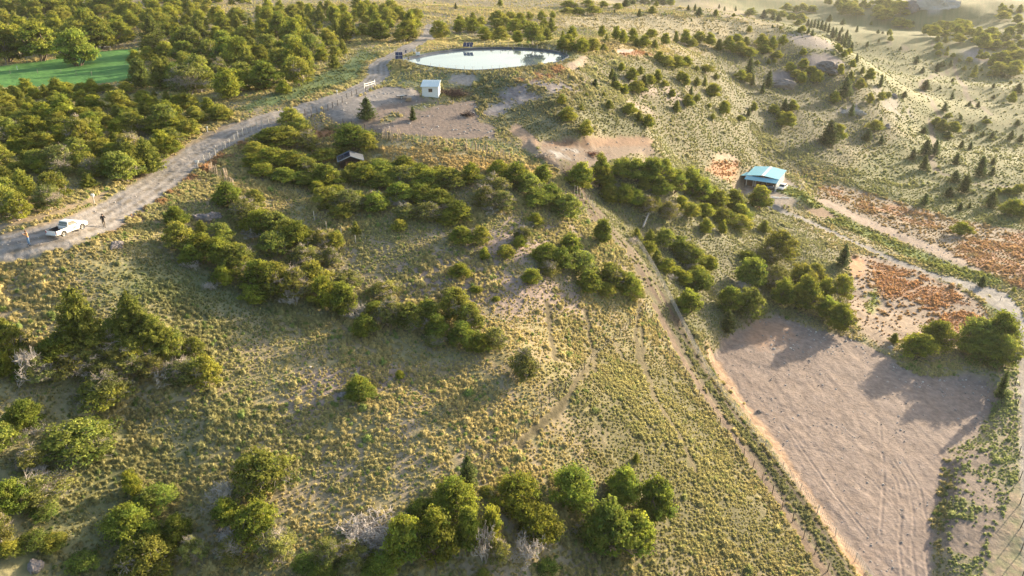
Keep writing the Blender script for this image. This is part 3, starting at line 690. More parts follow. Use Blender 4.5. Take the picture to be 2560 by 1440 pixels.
def conifer(seed, bushy=1.0, dens=1.0, ls=1.0, green=(.075, .11, .035), tipc=(.17, .20, .055)):
    """young pine: H = 4 m, W = 2.4 m"""
    r = np.random.default_rng(seed); H = 4.0; cen = []; nor = []; col = []; segs = [((0, 0, -.2), (0, 0, H * .96), .07, .012)]
    g = np.array(green); tc = np.array(tipc); tiers = 15
    for ti in range(tiers):
        z = .22 + (H - .45) * (ti / tiers) ** 1.05; L = 1.22 * bushy * (1 - ti / tiers) ** .8 * (.8 + .35 * r.random()) + .1
        nb = 7 if ti < 11 else 5; a0 = r.random() * 6.28
        for b_ in range(nb):
            a = a0 + 6.28 * b_ / nb + r.normal() * .2; l = L * (.65 + .5 * r.random()); rise = .12 + .35 * r.random() + ti * .02
            d = np.array([math.cos(a), math.sin(a), rise]); segs.append(((0, 0, z), tuple(d * l * .9 + [0, 0, z]), .02, .006))
            n = int((26 * l / 1.2 + 8) * dens); t = r.random(n) ** .7
            P = d * (l * t)[:, None] + [0, 0, z]; P += r.normal(size=(n, 3)) * (.05 + .11 * (1 - t * .5))[:, None] * [1, 1, .8]
            cen.append(P); nor.append(np.tile([math.cos(a) * .4, math.sin(a) * .4, .8], (n, 1)))
            col.append(g + (tc - g) * (t ** 2)[:, None] * (.3 + .9 * r.random((n, 1))))
    n = 30; P = np.c_[r.normal(size=(n, 2)) * .05, H * (.86 + .17 * r.random(n))]; cen.append(P); nor.append(np.tile([0, 0, 1.], (n, 1))); col.append(np.tile(tc, (n, 1)))
    cen = np.concatenate(cen); nor = np.concatenate(nor); col = np.concatenate(col); n = len(cen)
    nn = nor + r.normal(size=(n, 3)) * .6; nn /= np.linalg.norm(nn, axis=1)[:, None]
    t = np.cross(nn, rdir(n, r)); t /= np.linalg.norm(t, axis=1)[:, None]; b = np.cross(nn, t); s = .105 * ls * (.7 + .7 * r.random(n))
    V, F = quads(cen, t * s[:, None], b * (s * .4)[:, None])
    return (V, F, np.repeat(col, 4, 0)), tubes(segs, 4)
def deadbush(seed):
    """leafless bush of pale forked branches, W = H = 3 m"""
    r = np.random.default_rng(seed); segs = []; tips = []
    for i in range(8):
        a = r.random() * 6.28; q = .35 + .5 * r.random(); d = np.array([math.cos(a) * q, math.sin(a) * q, 1.0]); d /= np.linalg.norm(d)
        limb(r, np.array([math.cos(a) * .15, math.sin(a) * .15, -.15]), d, .85, .055, 3, segs, tips, .6, .12)
    for t in tips:
        for _ in range(3): e = t + r.normal(size=3) * .22 + [0, 0, .1]; segs.append((t, e, .014, .007))
    return tubes([(a, b, max(c, .018), max(d, .012)) for a, b, c, d in segs], 3)
def crown_me(name, g, m): return mesh_np(name, g[0], g[1], m, col=g[2])
PROTO = {}
def make_kind(key, gens, barks):
    PROTO[key] = [(crown_me('crown', c, LEAF), mesh_np('trunk', t[0], t[1], bk)) for (c, t), bk in zip(gens, barks)]
make_kind('b', [broad(s, 1.0 + .12 * (s % 3 - 1)) for s in (11, 12, 13, 14, 15)], [TWIG_D] * 5)
make_kind('t', [broad(s, .78, green=(.18, .235, .033), n_leaf=13500) for s in (21, 22, 23)], [TWIG_D] * 3)            # taller, closed
make_kind('o', [broad(s, 1.08, leafy=.85, dead=.30, green=(.21, .225, .055), tipc=(.35, .33, .08), spiky=.7) for s in (31, 32, 33, 34)], [TWIG] * 4)   # part bare
make_kind('w', [broad(s, 1.1, leafy=.9, dead=.06, spiky=.85, lean=-.10, green=(.205, .24, .042), tipc=(.37, .36, .06)) for s in (41, 42, 43)], [TWIG] * 3)  # wind-combed
make_kind('s', [broad(s, 1.15, leafy=.45, green=(.17, .235, .04), tipc=(.30, .34, .06), leaf=.09) for s in (51, 52)], [TWIG_D] * 2)
make_kind('r', [broad(61, 1.3, leafy=.4, green=(.20, .06, .035), tipc=(.26, .09, .05))], [TWIG])
make_kind('c', [conifer(s, 1 + .15 * (s % 3)) for s in (71, 72, 73, 74)], [TWIG_D] * 4)
make_kind('f', [conifer(s, 1.55, 2.3, .8, green=(.17, .215, .04), tipc=(.34, .34, .06)) for s in (91, 92)], [TWIG] * 2)      # feathery pointed tree
PROTO['d'] = [(None, mesh_np('branches', *deadbush(s), TWIG_W)) for s in (81, 82, 83)]
NOMH = {'b': 5.0, 't': 5.0, 'o': 5.0, 'w': 5.0, 's': 5.0, 'r': 5.0, 'c': 4.0, 'f': 4.0, 'd': 2.6}
NOMW = {'b': 5.2, 't': 4.2, 'o': 5.6, 'w': 5.6, 's': 5.6, 'r': 6.0, 'c': 2.6, 'f': 3.6, 'd': 2.9}

# each tree: place and size as it is seen (centre x, centre y, width, height) and its kind
TREES = []     # (grove, cx, cy, w, h, kind)
def T(grove, ox, oy, sc, items):
    for it in items:
        x, y, w, h = it[:4]; TREES.append((grove, ox + x / sc, oy + y / sc, w / sc, h / sc, it[4] if len(it) > 4 else 'b'))
Z1 = 2560 / 860.0; Z2 = 2560 / 560.0; Z3 = 4.0
T('bottom grove', 800, 960, Z1, [(1000,860,400,360),(1480,830,440,380),(1880,770,400,400),(2250,760,300,340,'t'),(2480,860,300,420,'t'),(640,1160,340,430,'t'),(880,1140,330,500,'t'),
 (1110,1080,230,420,'t'),(1280,1060,170,400,'t'),(1640,1060,420,360),(2130,1080,440,460,'t'),(2330,1110,330,380,'t'),(760,960,250,240),(1330,1250,200,260,'o'),(1220,1410,190,150,'s'),(1690,1370,200,160,'s'),
 (1225,1200,170,330,'d'),(1550,1200,240,260,'d'),(1950,1080,200,160,'o')])
T('brush left of the bottom grove', 800, 960, Z1, [(370,1080,340,170,'d'),(240,1270,290,240,'o'),(60,1270,240,260,'o'),(450,1370,330,230),(30,1400,230,200,'s'),(440,1240,200,160,'d')])
T('meadow', 800, 960, Z1, [(1100,660,170,290,'c'),(1235,800,130,80,'r'),(2350,540,100,120,'s'),(310,60,220,170)])
T('lower left thicket', 0, 960, Z1, [(1980,680,470,400,'w'),(1640,830,190,220,'d'),(990,750,160,220),(1160,860,340,220,'s'),(960,1060,330,300),(1110,1120,230,200),(1330,1090,220,240),(1700,960,220,240,'t'),
 (1930,1050,420,360),(2060,1220,320,300,'o'),(1110,1330,450,320,'w'),(1440,1250,230,240,'o'),(1760,1240,260,220,'o'),(1010,1170,190,90,'d'),(2280,1340,220,180,'s'),(2440,1260,180,150,'s')])
T('left edge thicket', 0, 960, Z1, [(620,420,520,310,'w'),(740,480,240,240,'o'),(60,400,240,220,'w'),(230,560,230,200,'o'),(290,810,420,230,'o'),(120,860,240,260),(20,1070,180,320,'o'),(200,250,240,240),(800,70,360,260,'w'),(250,1190,240,130,'s'),(400,1180,180,130,'s'),(60,1230,150,120,'s'),(320,950,220,140,'s'),(620,1330,240,150,'s')])
T('large left clump', 0, 700, Z3, [(860,440,480,640,'f'),(780,520,300,360,'w'),(1380,440,500,580,'f'),(1560,580,440,480,'f'),(1740,640,330,380,'w'),(1180,560,260,360,'w'),(560,740,420,330),(840,760,420,300,'o'),(1120,740,420,300,'o'),(700,880,360,300,'o'),
 (1000,900,360,300,'o'),(1280,830,380,330,'o'),(1500,850,320,300,'o'),(1100,1090,440,380,'o'),(1840,920,380,330,'o'),(2080,930,360,380,'w'),(1960,680,240,240,'w'),(1640,930,280,240,'d'),(900,830,160,150,'d'),(1150,960,160,160,'d'),(380,860,240,360,'d'),
 (100,620,400,460,'w'),(960,640,400,340,'w'),(1340,720,400,340,'w'),(700,640,360,320,'w'),(420,900,340,300,'o'),(60,840,300,300),(260,920,240,240),(300,1330,240,260,'s')])
T('diagonal grove below the pickup', 0, 0, 1, [(455,590,80,80,'w'),(500,615,90,80),(548,632,90,90),(600,650,100,100,'w'),(650,690,100,100),(700,700,100,110,'w'),(745,705,100,100,'o'),(790,690,90,90,'w'),(815,730,90,100),(860,745,90,110),(870,700,80,80,'o'),
 (572,488,80,70),(615,525,90,80,'o'),(655,555,90,80),(700,565,100,90,'w'),(745,590,90,90),(690,610,90,80,'w'),(765,640,90,80,'o'),(640,500,60,60,'w'),(555,590,80,70,'w'),(445,542,60,60),(505,565,60,50,'o'),(805,598,60,70,'o'),(838,600,50,60),(480,640,60,60),(560,690,60,60),(640,735,80,60),(830,640,60,60,'o')])
T('slope below the cabin', 0, 0, 1, [(890,566,42,50),(997,562,44,42),(1212,632,36,44),(1268,628,50,46,'w'),(1302,603,46,44,'o'),(1150,675,56,48,'s'),(1190,722,44,26,'s'),(1240,747,30,20,'s'),(960,722,90,62,'o'),(1330,690,56,50),(1000,935,34,32),(900,965,72,62,'t'),(1310,908,84,108,'o')])
T('central clump', 800, 400, Z1, [(340,1230,230,220),(520,1130,260,280,'o'),(680,1150,260,260,'w'),(800,1130,240,240),(1030,1080,300,330,'w'),(870,1250,230,240),(1130,1180,230,280,'w'),(1050,1300,260,240),(860,1330,200,160,'o'),(1300,1320,220,220,'o'),(1180,1360,240,200),(740,1210,160,160,'d'),(420,1110,220,160),(960,1010,180,180,'o')])
T('belt below the meadow', 800, 400, Z1, [(60,280,240,210,'w'),(220,300,260,220,'o'),(420,320,260,200),(80,130,230,200),(600,240,230,200),(760,250,260,180),(880,280,230,180),(640,380,220,160,'o'),(800,380,260,180,'o'),(1030,380,240,200),(960,430,180,140,'o'),
 (470,80,260,180),(640,110,280,180,'w'),(820,140,280,200),(980,130,260,200,'w'),(1130,100,200,200),(1300,180,260,220,'o'),(1330,60,180,160),(1460,110,260,220),(1560,170,240,200,'w'),(1660,110,200,190),(1720,240,240,170),(1620,290,280,130),(1850,340,280,240,'w'),(1780,300,160,140,'o'),
 (1240,270,260,220,'o'),(1360,300,220,200,'o'),(1270,370,150,90,'d'),(1060,560,230,180),(1210,560,170,190,'w'),(1380,560,0,0)])
TREES.pop()
T('belt below the meadow', 800, 400, Z1, [(1510,550,170,180,'o'),(1600,440,140,130,'w'),(2100,520,150,230,'t'),(330,60,180,140),(240,40,170,110),(160,380,200,150,'o')])
T('grove above the track', 800, 400, Z1, [(1680,690,230,200),(1860,620,190,200,'t'),(1800,740,240,240),(1950,760,270,230,'w'),(1700,800,200,160,'o'),(2000,900,230,220),(2170,850,250,230,'w'),(2290,930,230,220),(2130,960,170,140,'o'),(2340,990,180,120,'o'),(1570,860,190,160)])
T('cabin grove', 560, 250, Z2, [(800,220,330,300,'w'),(900,330,300,300,'w'),(560,420,420,260),(760,420,360,280,'w'),(960,470,320,280,'o'),(1480,420,520,330),(1640,480,280,240),(380,560,280,200),(560,650,420,260),(760,700,400,280),(960,760,360,260,'w'),(1160,860,380,300),
 (1150,620,320,200),(330,690,300,200),(440,800,360,200),(700,860,360,220),(930,900,330,220),(1330,580,240,140),(1500,800,300,220),(1620,860,360,300),(1400,860,280,240,'w'),(1800,760,400,230,'w'),(1800,930,400,240),(2050,740,360,240),(2060,880,360,240,'o'),(2250,820,320,240),(2380,920,320,260,'w'),(2480,820,260,200),(2200,1000,360,220),
 (1060,1000,240,200),(1290,1050,320,220,'w'),(1500,1120,320,220),(1740,1130,320,230,'o'),(1980,1060,320,240),(1300,1200,260,180,'o')])
T('yard', 560, 250, Z2, [(1640,110,210,270,'c'),(2160,160,100,170,'c')])
T('grove between track and shed', 1400, 380, Z2, [(230,270,360,380,'t'),(460,210,260,440,'t'),(560,340,230,280),(700,180,280,280,'t'),(860,200,300,320,'t'),(1040,200,320,360,'t'),(1180,220,280,330,'t'),(1300,320,300,340,'t'),(1480,330,320,380,'t'),(1600,420,280,340,'t'),(1150,400,300,240),(960,330,280,240),
 (560,480,300,240),(740,470,300,280),(860,520,300,260),(1000,590,300,260,'o'),(1100,560,260,230),(1250,660,320,260,'o'),(1380,580,260,220),(1480,660,260,240,'o'),(1640,680,300,240),(1800,560,340,280),(1960,560,320,320),(1850,740,340,240),(2050,700,300,260),(2060,820,320,240,'w'),(1660,850,230,220),(1850,860,140,200,'w'),(2270,520,300,330,'t'),(2330,840,260,220,'o'),(1720,500,260,260,'t')])
T('grove right of the track', 1400, 380, Z2, [(870,930,230,240),(1030,950,280,240),(1210,980,280,280,'w'),(1000,1080,280,180,'o'),(1100,1180,260,240),(1350,1060,280,260),(1400,1160,300,240,'o'),(1550,1200,300,260,'w'),(1700,1270,260,240),(1200,1300,300,220,'o'),(1560,1380,280,220),(1320,1360,240,180,'o')])
T('grove right of the track', 1700, 400, Z1, [(60,700,200,200),(130,900,280,220),(60,1050,250,240),(200,760,180,150,'o'),(30,880,160,150)])
T('grove above the bare field', 1700, 400, Z1, [(740,640,300,280,'w'),(640,720,200,180,'o'),(520,840,240,280,'t'),(700,880,240,250,'o'),(760,990,220,260),(900,880,240,260,'w'),(920,1000,230,300,'t'),(1000,860,180,200,'w'),(1060,960,160,200),(1200,960,170,260,'w'),(1090,1100,200,200),(1170,1170,220,240,'t'),
 (360,1030,200,240),(520,1070,240,300,'w'),(350,1210,130,180,'c'),(1205,720,95,180,'c'),(500,720,180,110),(480,960,180,120,'d')])
T('bushes by the farm road', 1700, 400, Z1, [(1890,1310,240,250),(1770,1400,300,230),(2200,1310,280,280,'w'),(2330,1300,300,340),(2240,1420,300,240),(2400,1440,220,260,'w'),(2240,910,60,80,'c'),(2480,960,50,50,'s'),(1590,1320,120,110,'s')])
T('bushes by the farm road', 1700, 960, Z1, [(2375,20,80,200,'c')])
T('hillside right of the pond', 1400, 60, Z2, [(590,560,140,170),(620,640,110,180,'c'),(700,490,110,110),(740,750,150,150),(640,700,130,120),(820,580,200,180,'w'),(920,520,150,130),(860,720,220,180),(950,690,150,200,'c'),(1020,640,200,160),(1110,600,130,190),(1190,680,110,90),(1130,370,120,130),(1220,430,200,150,'w'),(1330,440,200,170),(1440,430,180,140,'w'),(1560,500,120,90,'s'),(1680,510,200,110),
 (1380,600,150,150),(1430,640,120,160),(1560,650,170,140),(1650,650,110,140),(1740,760,230,200),(1780,590,130,100,'w'),(2160,500,110,200,'c'),(2060,590,150,140),(2140,620,110,120),(2195,650,60,120,'c'),(2380,640,90,190,'c'),(2310,740,50,120,'c'),(1280,790,110,110,'w'),(1490,790,60,150,'c'),(1460,880,180,180,'w'),(1330,930,180,180),(1560,850,110,90,'s'),
 (1700,930,60,60,'s'),(1870,960,200,200,'w'),(2210,950,110,120),(2150,1010,50,110,'c'),(2440,970,150,120,'w'),(400,670,80,90,'c'),(500,790,90,80,'w'),(240,940,110,110),(560,910,230,150,'w'),(80,1030,230,200),(790,970,190,170,'w'),(900,1040,200,180,'w'),(1000,1110,200,200),(290,1190,170,230,'w'),(20,860,110,140),(300,800,60,50,'s'),(1740,1060,80,80,'s'),(2060,1080,120,80,'s')])
T('hillside right of the pond', 1920, 0, Z3, [(240,1060,150,130,'w'),(160,1060,90,130,'c'),(60,1090,140,90,'w'),(180,1200,230,190),(120,1150,100,100),(760,890,130,200,'c'),(660,980,130,130,'w'),(600,1290,0,0,'b')])
TREES.pop()
T('hillside right of the pond', 1920, 0, Z3, [(600,1340,200,240,'c'),(690,1330,210,200,'w'),(830,1110,60,120,'c'),(1060,1260,150,130),(1110,1240,60,110,'c'),(985,1360,80,120,'c'),(1120,970,90,110,'w'),(1015,990,70,120,'w'),(1120,820,60,120,'c'),(1010,750,120,140,'w'),(940,700,90,90,'w'),(920,850,100,130,'w'),(820,760,130,130,'w'),(715,700,90,130,'w'),
 (840,640,80,90),(330,780,120,130),(480,770,160,150),(220,670,120,100,'w'),(350,640,120,120,'w'),(270,740,110,100),(420,700,120,90),(80,550,110,90,'w'),(350,520,90,80,'w'),(10,790,40,150,'c'),(465,1140,50,40,'s'),(1200,950,70,70,'s')])
T('ridge conifers', 1920, 0, Z3, [(395,235,40,70,'c'),(425,245,40,80,'c'),(460,245,40,80,'c'),(495,250,40,90,'c'),(530,260,45,90,'c'),(565,275,45,90,'c'),(600,290,45,90,'c'),(640,320,45,80,'c'),(670,330,45,90,'c'),(700,370,50,100,'c'),(735,400,50,90,'c'),(775,370,50,110,'c'),(800,430,60,120,'c'),(830,480,50,90,'c'),(760,440,50,80,'c'),(720,500,60,70),(690,470,70,70),(760,540,70,80),(800,520,60,80),
 (880,590,40,90,'c'),(440,330,40,60,'c'),(400,310,40,60,'c'),(340,290,80,70),(300,230,90,70),(350,200,80,70,'w'),(310,300,70,60),(250,170,50,50,'c'),(100,180,50,70,'c'),(45,160,40,60,'c'),(650,350,40,70,'c')])
T('valley conifers', 1920, 0, Z3, [(885,295,36,60,'c'),(735,300,34,50,'c'),(1098,320,36,36,'c'),(1145,328,26,22,'c'),(990,445,34,50,'c'),(1210,330,50,70,'w'),(1220,390,70,60),(1105,412,34,34,'c'),(1322,485,30,34,'c'),(1480,605,64,74,'c'),(1030,232,50,44),(615,190,40,60,'c'),(1542,705,52,60,'c'),(1575,855,66,90,'c'),(1360,950,58,64,'c'),(1835,965,46,66,'c'),(1760,1080,62,84,'c'),(1800,1160,66,66),(1920,1178,38,50,'c'),
 (2095,1050,40,60,'c'),(2010,1040,40,48,'c'),(2495,895,90,90,'c'),(2430,985,90,110,'w'),(2250,860,36,40,'c'),(2250,970,40,40,'c'),(2490,1235,56,54,'c'),(2170,1180,40,40,'c'),(2185,1220,100,50,'s'),(2030,1285,50,74,'c'),(2235,1360,56,64,'c'),(2420,1360,60,90,'c'),(2520,1390,60,70,'c'),(1550,1310,50,50),(1790,1360,90,70),(1730,1250,220,150),(1840,1280,180,130),(1680,1220,120,90),
 (1690,660,36,50,'c'),(1720,650,36,50,'c'),(1750,645,36,50,'c'),(1820,640,40,60,'c'),(1690,700,50,50,'c'),(1910,600,50,40),(2010,600,60,60,'w'),(1960,680,70,50),(2060,700,90,110),(2040,760,60,60),(2130,690,50,50),(2210,740,50,60),(2350,760,40,40,'c'),(1700,470,90,80),(1790,490,60,60),(1700,530,60,50),(1780,540,50,50),(1845,555,60,50),(1690,380,80,70),(1770,395,100,80),(1310,230,150,100),(1390,250,100,90),(1270,210,80,70),(2190,470,70,40),(2255,500,60,40),
 (1840,810,30,36,'c'),(1720,880,26,30,'c'),(2160,455,50,50),(2090,570,40,40),(2420,830,40,40,'s'),(1200,490,20,20,'c'),(1450,225,30,30,'c'),(2330,560,70,60),(2440,560,120,80),(2480,650,120,90),(2380,540,80,60)])
T('valley conifers', 1700, 0, Z1, [(1820,640,70,70,'c'),(2050,1190,60,80,'c'),(1820,1110,80,120,'c'),(1890,1110,60,110,'c'),(1725,1155,60,80,'c'),(1810,1220,70,100,'c'),(2225,1250,90,140,'c'),(2325,1205,40,50,'c'),(2320,1280,44,60,'c'),(2040,1320,80,90,'c'),(2110,1380,110,130,'c'),(2090,1080,44,60,'c'),(2155,1090,44,60,'c'),(1495,1045,40,60,'c'),(1390,1010,70,90,'c'),(1810,975,50,50,'c'),(1990,1010,70,60,'c'),(2500,1410,70,70),(2440,1420,60,50),(2360,1420,44,40,'c'),(2250,1000,30,40,'c')])
T('valley conifers', 1700, 400, Z1, [(1995,245,70,80,'c'),(1815,300,60,90,'c'),(2310,300,90,110,'c'),(2080,350,44,60,'c'),(2150,340,30,44,'c'),(2460,360,170,130),(2540,380,100,110),(2360,235,50,50,'s'),(2450,235,90,50,'s'),(2520,215,80,70,'w'),(2085,515,130,110,'w'),(1625,60,0,0,'b')])
TREES.pop()
T('lawn edge', 0, 0, Z1, [(590,370,260,270,'t'),(310,330,260,280,'t'),(60,350,260,260,'t'),(420,320,160,190,'t'),(740,270,260,230,'t'),(560,240,180,160),(900,260,160,180,'o'),(160,320,160,220,'t')])
T('meadow edge hedge', 1400, 60, Z2, [(130,120,150,200),(30,130,120,160),(250,230,230,180,'w'),(380,240,180,170,'w'),(480,90,120,150),(530,150,90,130),(640,110,130,180,'t'),(720,150,110,180,'t'),(830,130,140,170,'t'),(870,200,170,140),(960,200,140,160),(1040,110,150,120),(1080,220,150,130),(1200,170,140,150),(1320,140,120,170,'t'),(1430,150,150,190,'t'),(1500,220,130,120),(1580,160,150,170),(1700,180,160,170),(1810,230,180,170),(1920,230,180,180),
 (2050,280,200,170),(2160,330,200,130,'o'),(2010,170,180,120,'w'),(2120,190,180,130,'w'),(2300,200,150,180),(2420,230,140,170),(2330,290,150,120,'o'),(2480,350,120,100),(50,240,190,170),(500,260,170,110,'w'),(2380,420,90,80),(2250,440,90,60),(2450,420,70,60),(2540,190,110,130)])
T('field trees', 1700, 0, Z1, [(515,220,44,56),(745,205,40,36),(60,60,30,40,'c'),(110,60,30,50,'c'),(140,90,60,60,'c'),(265,90,80,60),(400,112,30,30),(530,95,110,70),(620,110,50,60,'c'),(690,120,40,60,'c'),(730,140,50,50,'c'),(290,50,18,30,'c'),(330,66,18,30,'c'),(412,66,18,36,'c'),(790,60,80,70),(860,70,70,60),(910,60,80,70),(980,70,90,60),(1110,140,40,50,'c'),(1210,165,40,44,'c'),(670,90,100,50),(760,110,100,60),(830,130,80,60),(900,130,80,60),(200,150,12,16,'c'),(85,150,14,20,'c'),(355,152,12,16,'c'),(686,196,16,24,'c')])
T('field trees', 800, 0, Z1, [(1340,25,50,56,'t'),(1840,80,110,60),(1920,85,130,70),(2030,75,130,80),(2375,100,40,56,'c'),(2470,70,120,70),(2210,50,80,60),(2270,25,44,60,'c'),(1010,45,30,44,'c'),(2190,85,24,28,'c'),(1850,30,120,60),(1990,25,110,60),(2110,30,90,50)])
# woods where single crowns only just show: filled in rows over their outline
def fill(grove, pts, spacing, w, h, kinds, lean=0):
    P = np.array(pts, float); x0, y0 = P.min(0); x1, y1 = P.max(0); out = []
    y = y0; row = 0
    while y < y1:
        k = spacing * (.55 + .75 * (y - y0) / max(1, y1 - y0)); x = x0 + (row % 2) * k * .5
        while x < x1:
            jx, jy = x + random.uniform(-.35, .35) * k, y + random.uniform(-.3, .3) * k * .6
            c = False
            for (ax, ay), (bx, by) in zip(P, np.roll(P, -1, 0)):
                if (ay > jy) != (by > jy) and jx < (bx - ax) * (jy - ay) / (by - ay) + ax: c = not c
            if c:
                q = (.6 + .75 * (jy - y0) / max(1, y1 - y0)) * random.uniform(.6, 1.35)
                TREES.append((grove, jx, jy, w * q, h * q * random.uniform(.8, 1.35), random.choice(kinds)))
            x += k
        y += k * .52; row += 1
fill('thicket left of the road', [(-60,215),(60,205),(180,215),(330,215),(480,240),(590,270),(590,300),(500,325),(400,385),(290,450),(220,480),(120,505),(0,545),(-80,560)], 58, 66, 54, 'wwboowbf')
fill('wood above the lawn', [(335,150),(420,95),(560,90),(700,60),(870,60),(875,120),(860,160),(780,190),(700,235),(600,240),(500,215),(350,205)], 54, 64, 60, 'wbbwobff')
fill('far wood', [(-60,20),(150,10),(520,15),(560,40),(640,20),(900,10),(1060,30),(1075,75),(960,105),(880,80),(700,70),(560,95),(420,100),(340,100),(240,80),(100,75),(-60,90)], 37, 44, 42, 'bbwbtf')
fill('wood behind the pond', [(1085,66),(1150,40),(1400,30),(1400,65),(1390,92),(1500,108),(1470,120),(1400,104),(1240,86),(1100,88)], 40, 44, 36, 'bbwb')
fill('far wood', [(-60,-10),(500,-10),(700,0),(500,14),(-60,20)], 34, 38, 30, 'bbt')
fill('far valley scrub', [(2060,0),(2240,0),(2280,30),(2200,45),(2100,25)], 26, 30, 22, 'bb')
fill('far valley scrub', [(2310,62),(2400,55),(2480,80),(2560,70),(2560,150),(2480,115),(2420,105),(2380,95),(2300,80)], 30, 34, 24, 'bw')
fill('far valley scrub', [(2440,120),(2560,150),(2560,210),(2500,190),(2450,150)], 34, 30, 24, 'bw')
fill('far valley scrub', [(2440,20),(2560,10),(2560,60),(2500,55)], 34, 28, 22, 'bw')
fill('far wood', [(1560,0),(1700,0),(1690,12),(1560,10)], 20, 24, 18, 'bc')

rr_ = random.Random(3)
for t in list(TREES):
    if t[0] in ('lower left thicket', 'left edge thicket', 'large left clump', 'belt below the meadow', 'central clump', 'grove right of the track', 'diagonal grove below the pickup') and t[5] in 'wob' and rr_.random() < .22:
        TREES.append((t[0], t[1] + rr_.uniform(-.5, .5) * t[3], t[2] + .3 * t[4] + rr_.uniform(-.1, .1) * t[4], t[3] * .6, t[4] * .5, 'd'))
# put them on the ground
arr = np.array([[t[1], t[2], t[3], t[4]] for t in TREES]); cx_, cy_, w_, h_ = arr.T
sd_ = np.clip(.46 + (cy_ - 720) / 2400, .1, .72)      # how much of the plan width shows as height
foot = cast(cx_, np.minimum(cy_ + h_ * .5 - w_ * sd_ * .30, 1600))
slant = np.linalg.norm(foot - [0, 0, CAMZ], axis=1)
Wm = w_ * slant / FPX; Hm = (h_ - w_ * sd_ * .42) * slant / FPX / np.sqrt(1 - sd_ ** 2 * .8)
Hm = np.clip(Hm, .42 * Wm, 2.6 * Wm)
items = []
for i, t in enumerate(TREES):
    items.append(dict(grove=t[0], kind=t[5], px=t[1], py=t[2], w=t[3], h=t[4], P=foot[i], W=Wm[i], H=Hm[i], area=t[3] * t[4], d=slant[i]))
KIND_OF = {'b': 'leafy', 't': 'leafy', 'o': 'leafy', 'w': 'leafy', 's': 'leafy', 'r': 'leafy', 'c': 'pine', 'f': 'leafy', 'd': 'dead'}
leafy = sorted([q for q in items if KIND_OF[q['kind']] == 'leafy'], key=lambda q: -q['area'])
LIM = 298
single = leafy[:LIM] + [q for q in items if KIND_OF[q['kind']] != 'leafy']; mass = leafy[LIM:]
print('leafy', len(leafy), 'single', len(single), 'mass', len(mass))
WHERE = {
 'bottom grove': 'the tall grove at the bottom edge', 'brush left of the bottom grove': 'the brush left of the bottom grove', 'meadow': 'the open tussock slope in front',
 'lower left thicket': 'the sparse thicket in the lower left', 'left edge thicket': 'the lower left edge thicket', 'large left clump': 'the big clump below the pickup',
 'diagonal grove below the pickup': 'the diagonal grove below the road', 'slope below the cabin': 'the open slope below the dark cabin', 'central clump': 'the mid-slope clump',
 'belt below the meadow': 'the belt below the meadow', 'grove above the track': 'the grove left of the fenced track', 'cabin grove': 'the grove round the dark cabin', 'yard': 'the dirt yard by the white hut',
 'grove between track and shed': 'the grove left of the blue shed', 'grove right of the track': 'the grove right of the fenced track', 'grove above the bare field': 'the grove above the bare field',
 'bushes by the farm road': 'the bushes by the farm road', 'hillside right of the pond': 'the hillside past the pond', 'ridge conifers': 'the ridge above the valley', 'valley conifers': 'the grassy valley at right',
 'lawn edge': 'the edge of the green lawn', 'meadow edge hedge': 'the hedge behind the pond hill', 'field trees': 'the far pale field', 'thicket left of the road': 'the thicket left of the gravel road',
 'wood above the lawn': 'the wood right of the lawn', 'far wood': 'the far wood', 'wood behind the pond': 'the wood behind the pond', 'far valley scrub': 'the far valley side'}
ORD = ['', 'first', 'second', 'third', 'fourth', 'fifth', 'sixth', 'seventh', 'eighth', 'ninth', 'tenth', 'eleventh', 'twelfth', 'thirteenth', 'fourteenth', 'fifteenth', 'sixteenth', 'seventeenth', 'eighteenth']
NAMES = {'b': 'beech_tree', 't': 'beech_tree', 'o': 'beech_tree', 'w': 'beech_tree', 's': 'shrub', 'r': 'shrub', 'c': 'pine_tree', 'f': 'cypress_tree', 'd': 'dead_shrub'}
NOUN = {'b': 'green tree', 't': 'tall green tree', 'o': 'half-bare tree', 'w': 'windswept tree', 's': 'low bush', 'r': 'red bush', 'c': 'young pine', 'f': 'feathery pointed tree', 'd': 'bare grey shrub'}
CAT = {'b': 'tree', 't': 'tree', 'o': 'tree', 'w': 'tree', 's': 'bush', 'r': 'bush', 'c': 'pine tree', 'f': 'tree', 'd': 'dead bush'}
def label_all():
    by = {}
    for q in single: by.setdefault((q['grove'], q['kind']), []).append(q)
    for (gv, kd), qs in by.items():
        w = WHERE[gv]; n = len(qs)
        if n == 1: qs[0]['label'] = f"the only {NOUN[kd]} in {w}"; continue
        nrow = max(1, round(math.sqrt(n / 4.0))); qs.sort(key=lambda q: -(q['py'] + q['h'] / 2)); rows = [list(r) for r in np.array_split(np.arange(n), nrow)]
        w = w[4:]
        for ri, r in enumerate(rows):
            r = sorted(r, key=lambda i: qs[i]['px'])
            rn = '' if nrow == 1 else ('front row, ' if ri == 0 else 'back row, ' if ri == nrow - 1 else ORD[ri + 1] + ' row, ')
            for k, i in enumerate(r):
                pos = 'alone' if len(r) == 1 else 'leftmost' if k == 0 else 'rightmost' if k == len(r) - 1 else (ORD[k + 1] + ' from left')
                qs[i]['label'] = f"{NOUN[kd]}, {pos}, {rn}{w}"
label_all()
used_proto = {}
def tint_of(q):
    r = random.random(); v = .74 + .45 * random.random()
    return (v * (.86 + .14 * (r - .5)), v * .92, v * (1.1 - .2 * r), 1)
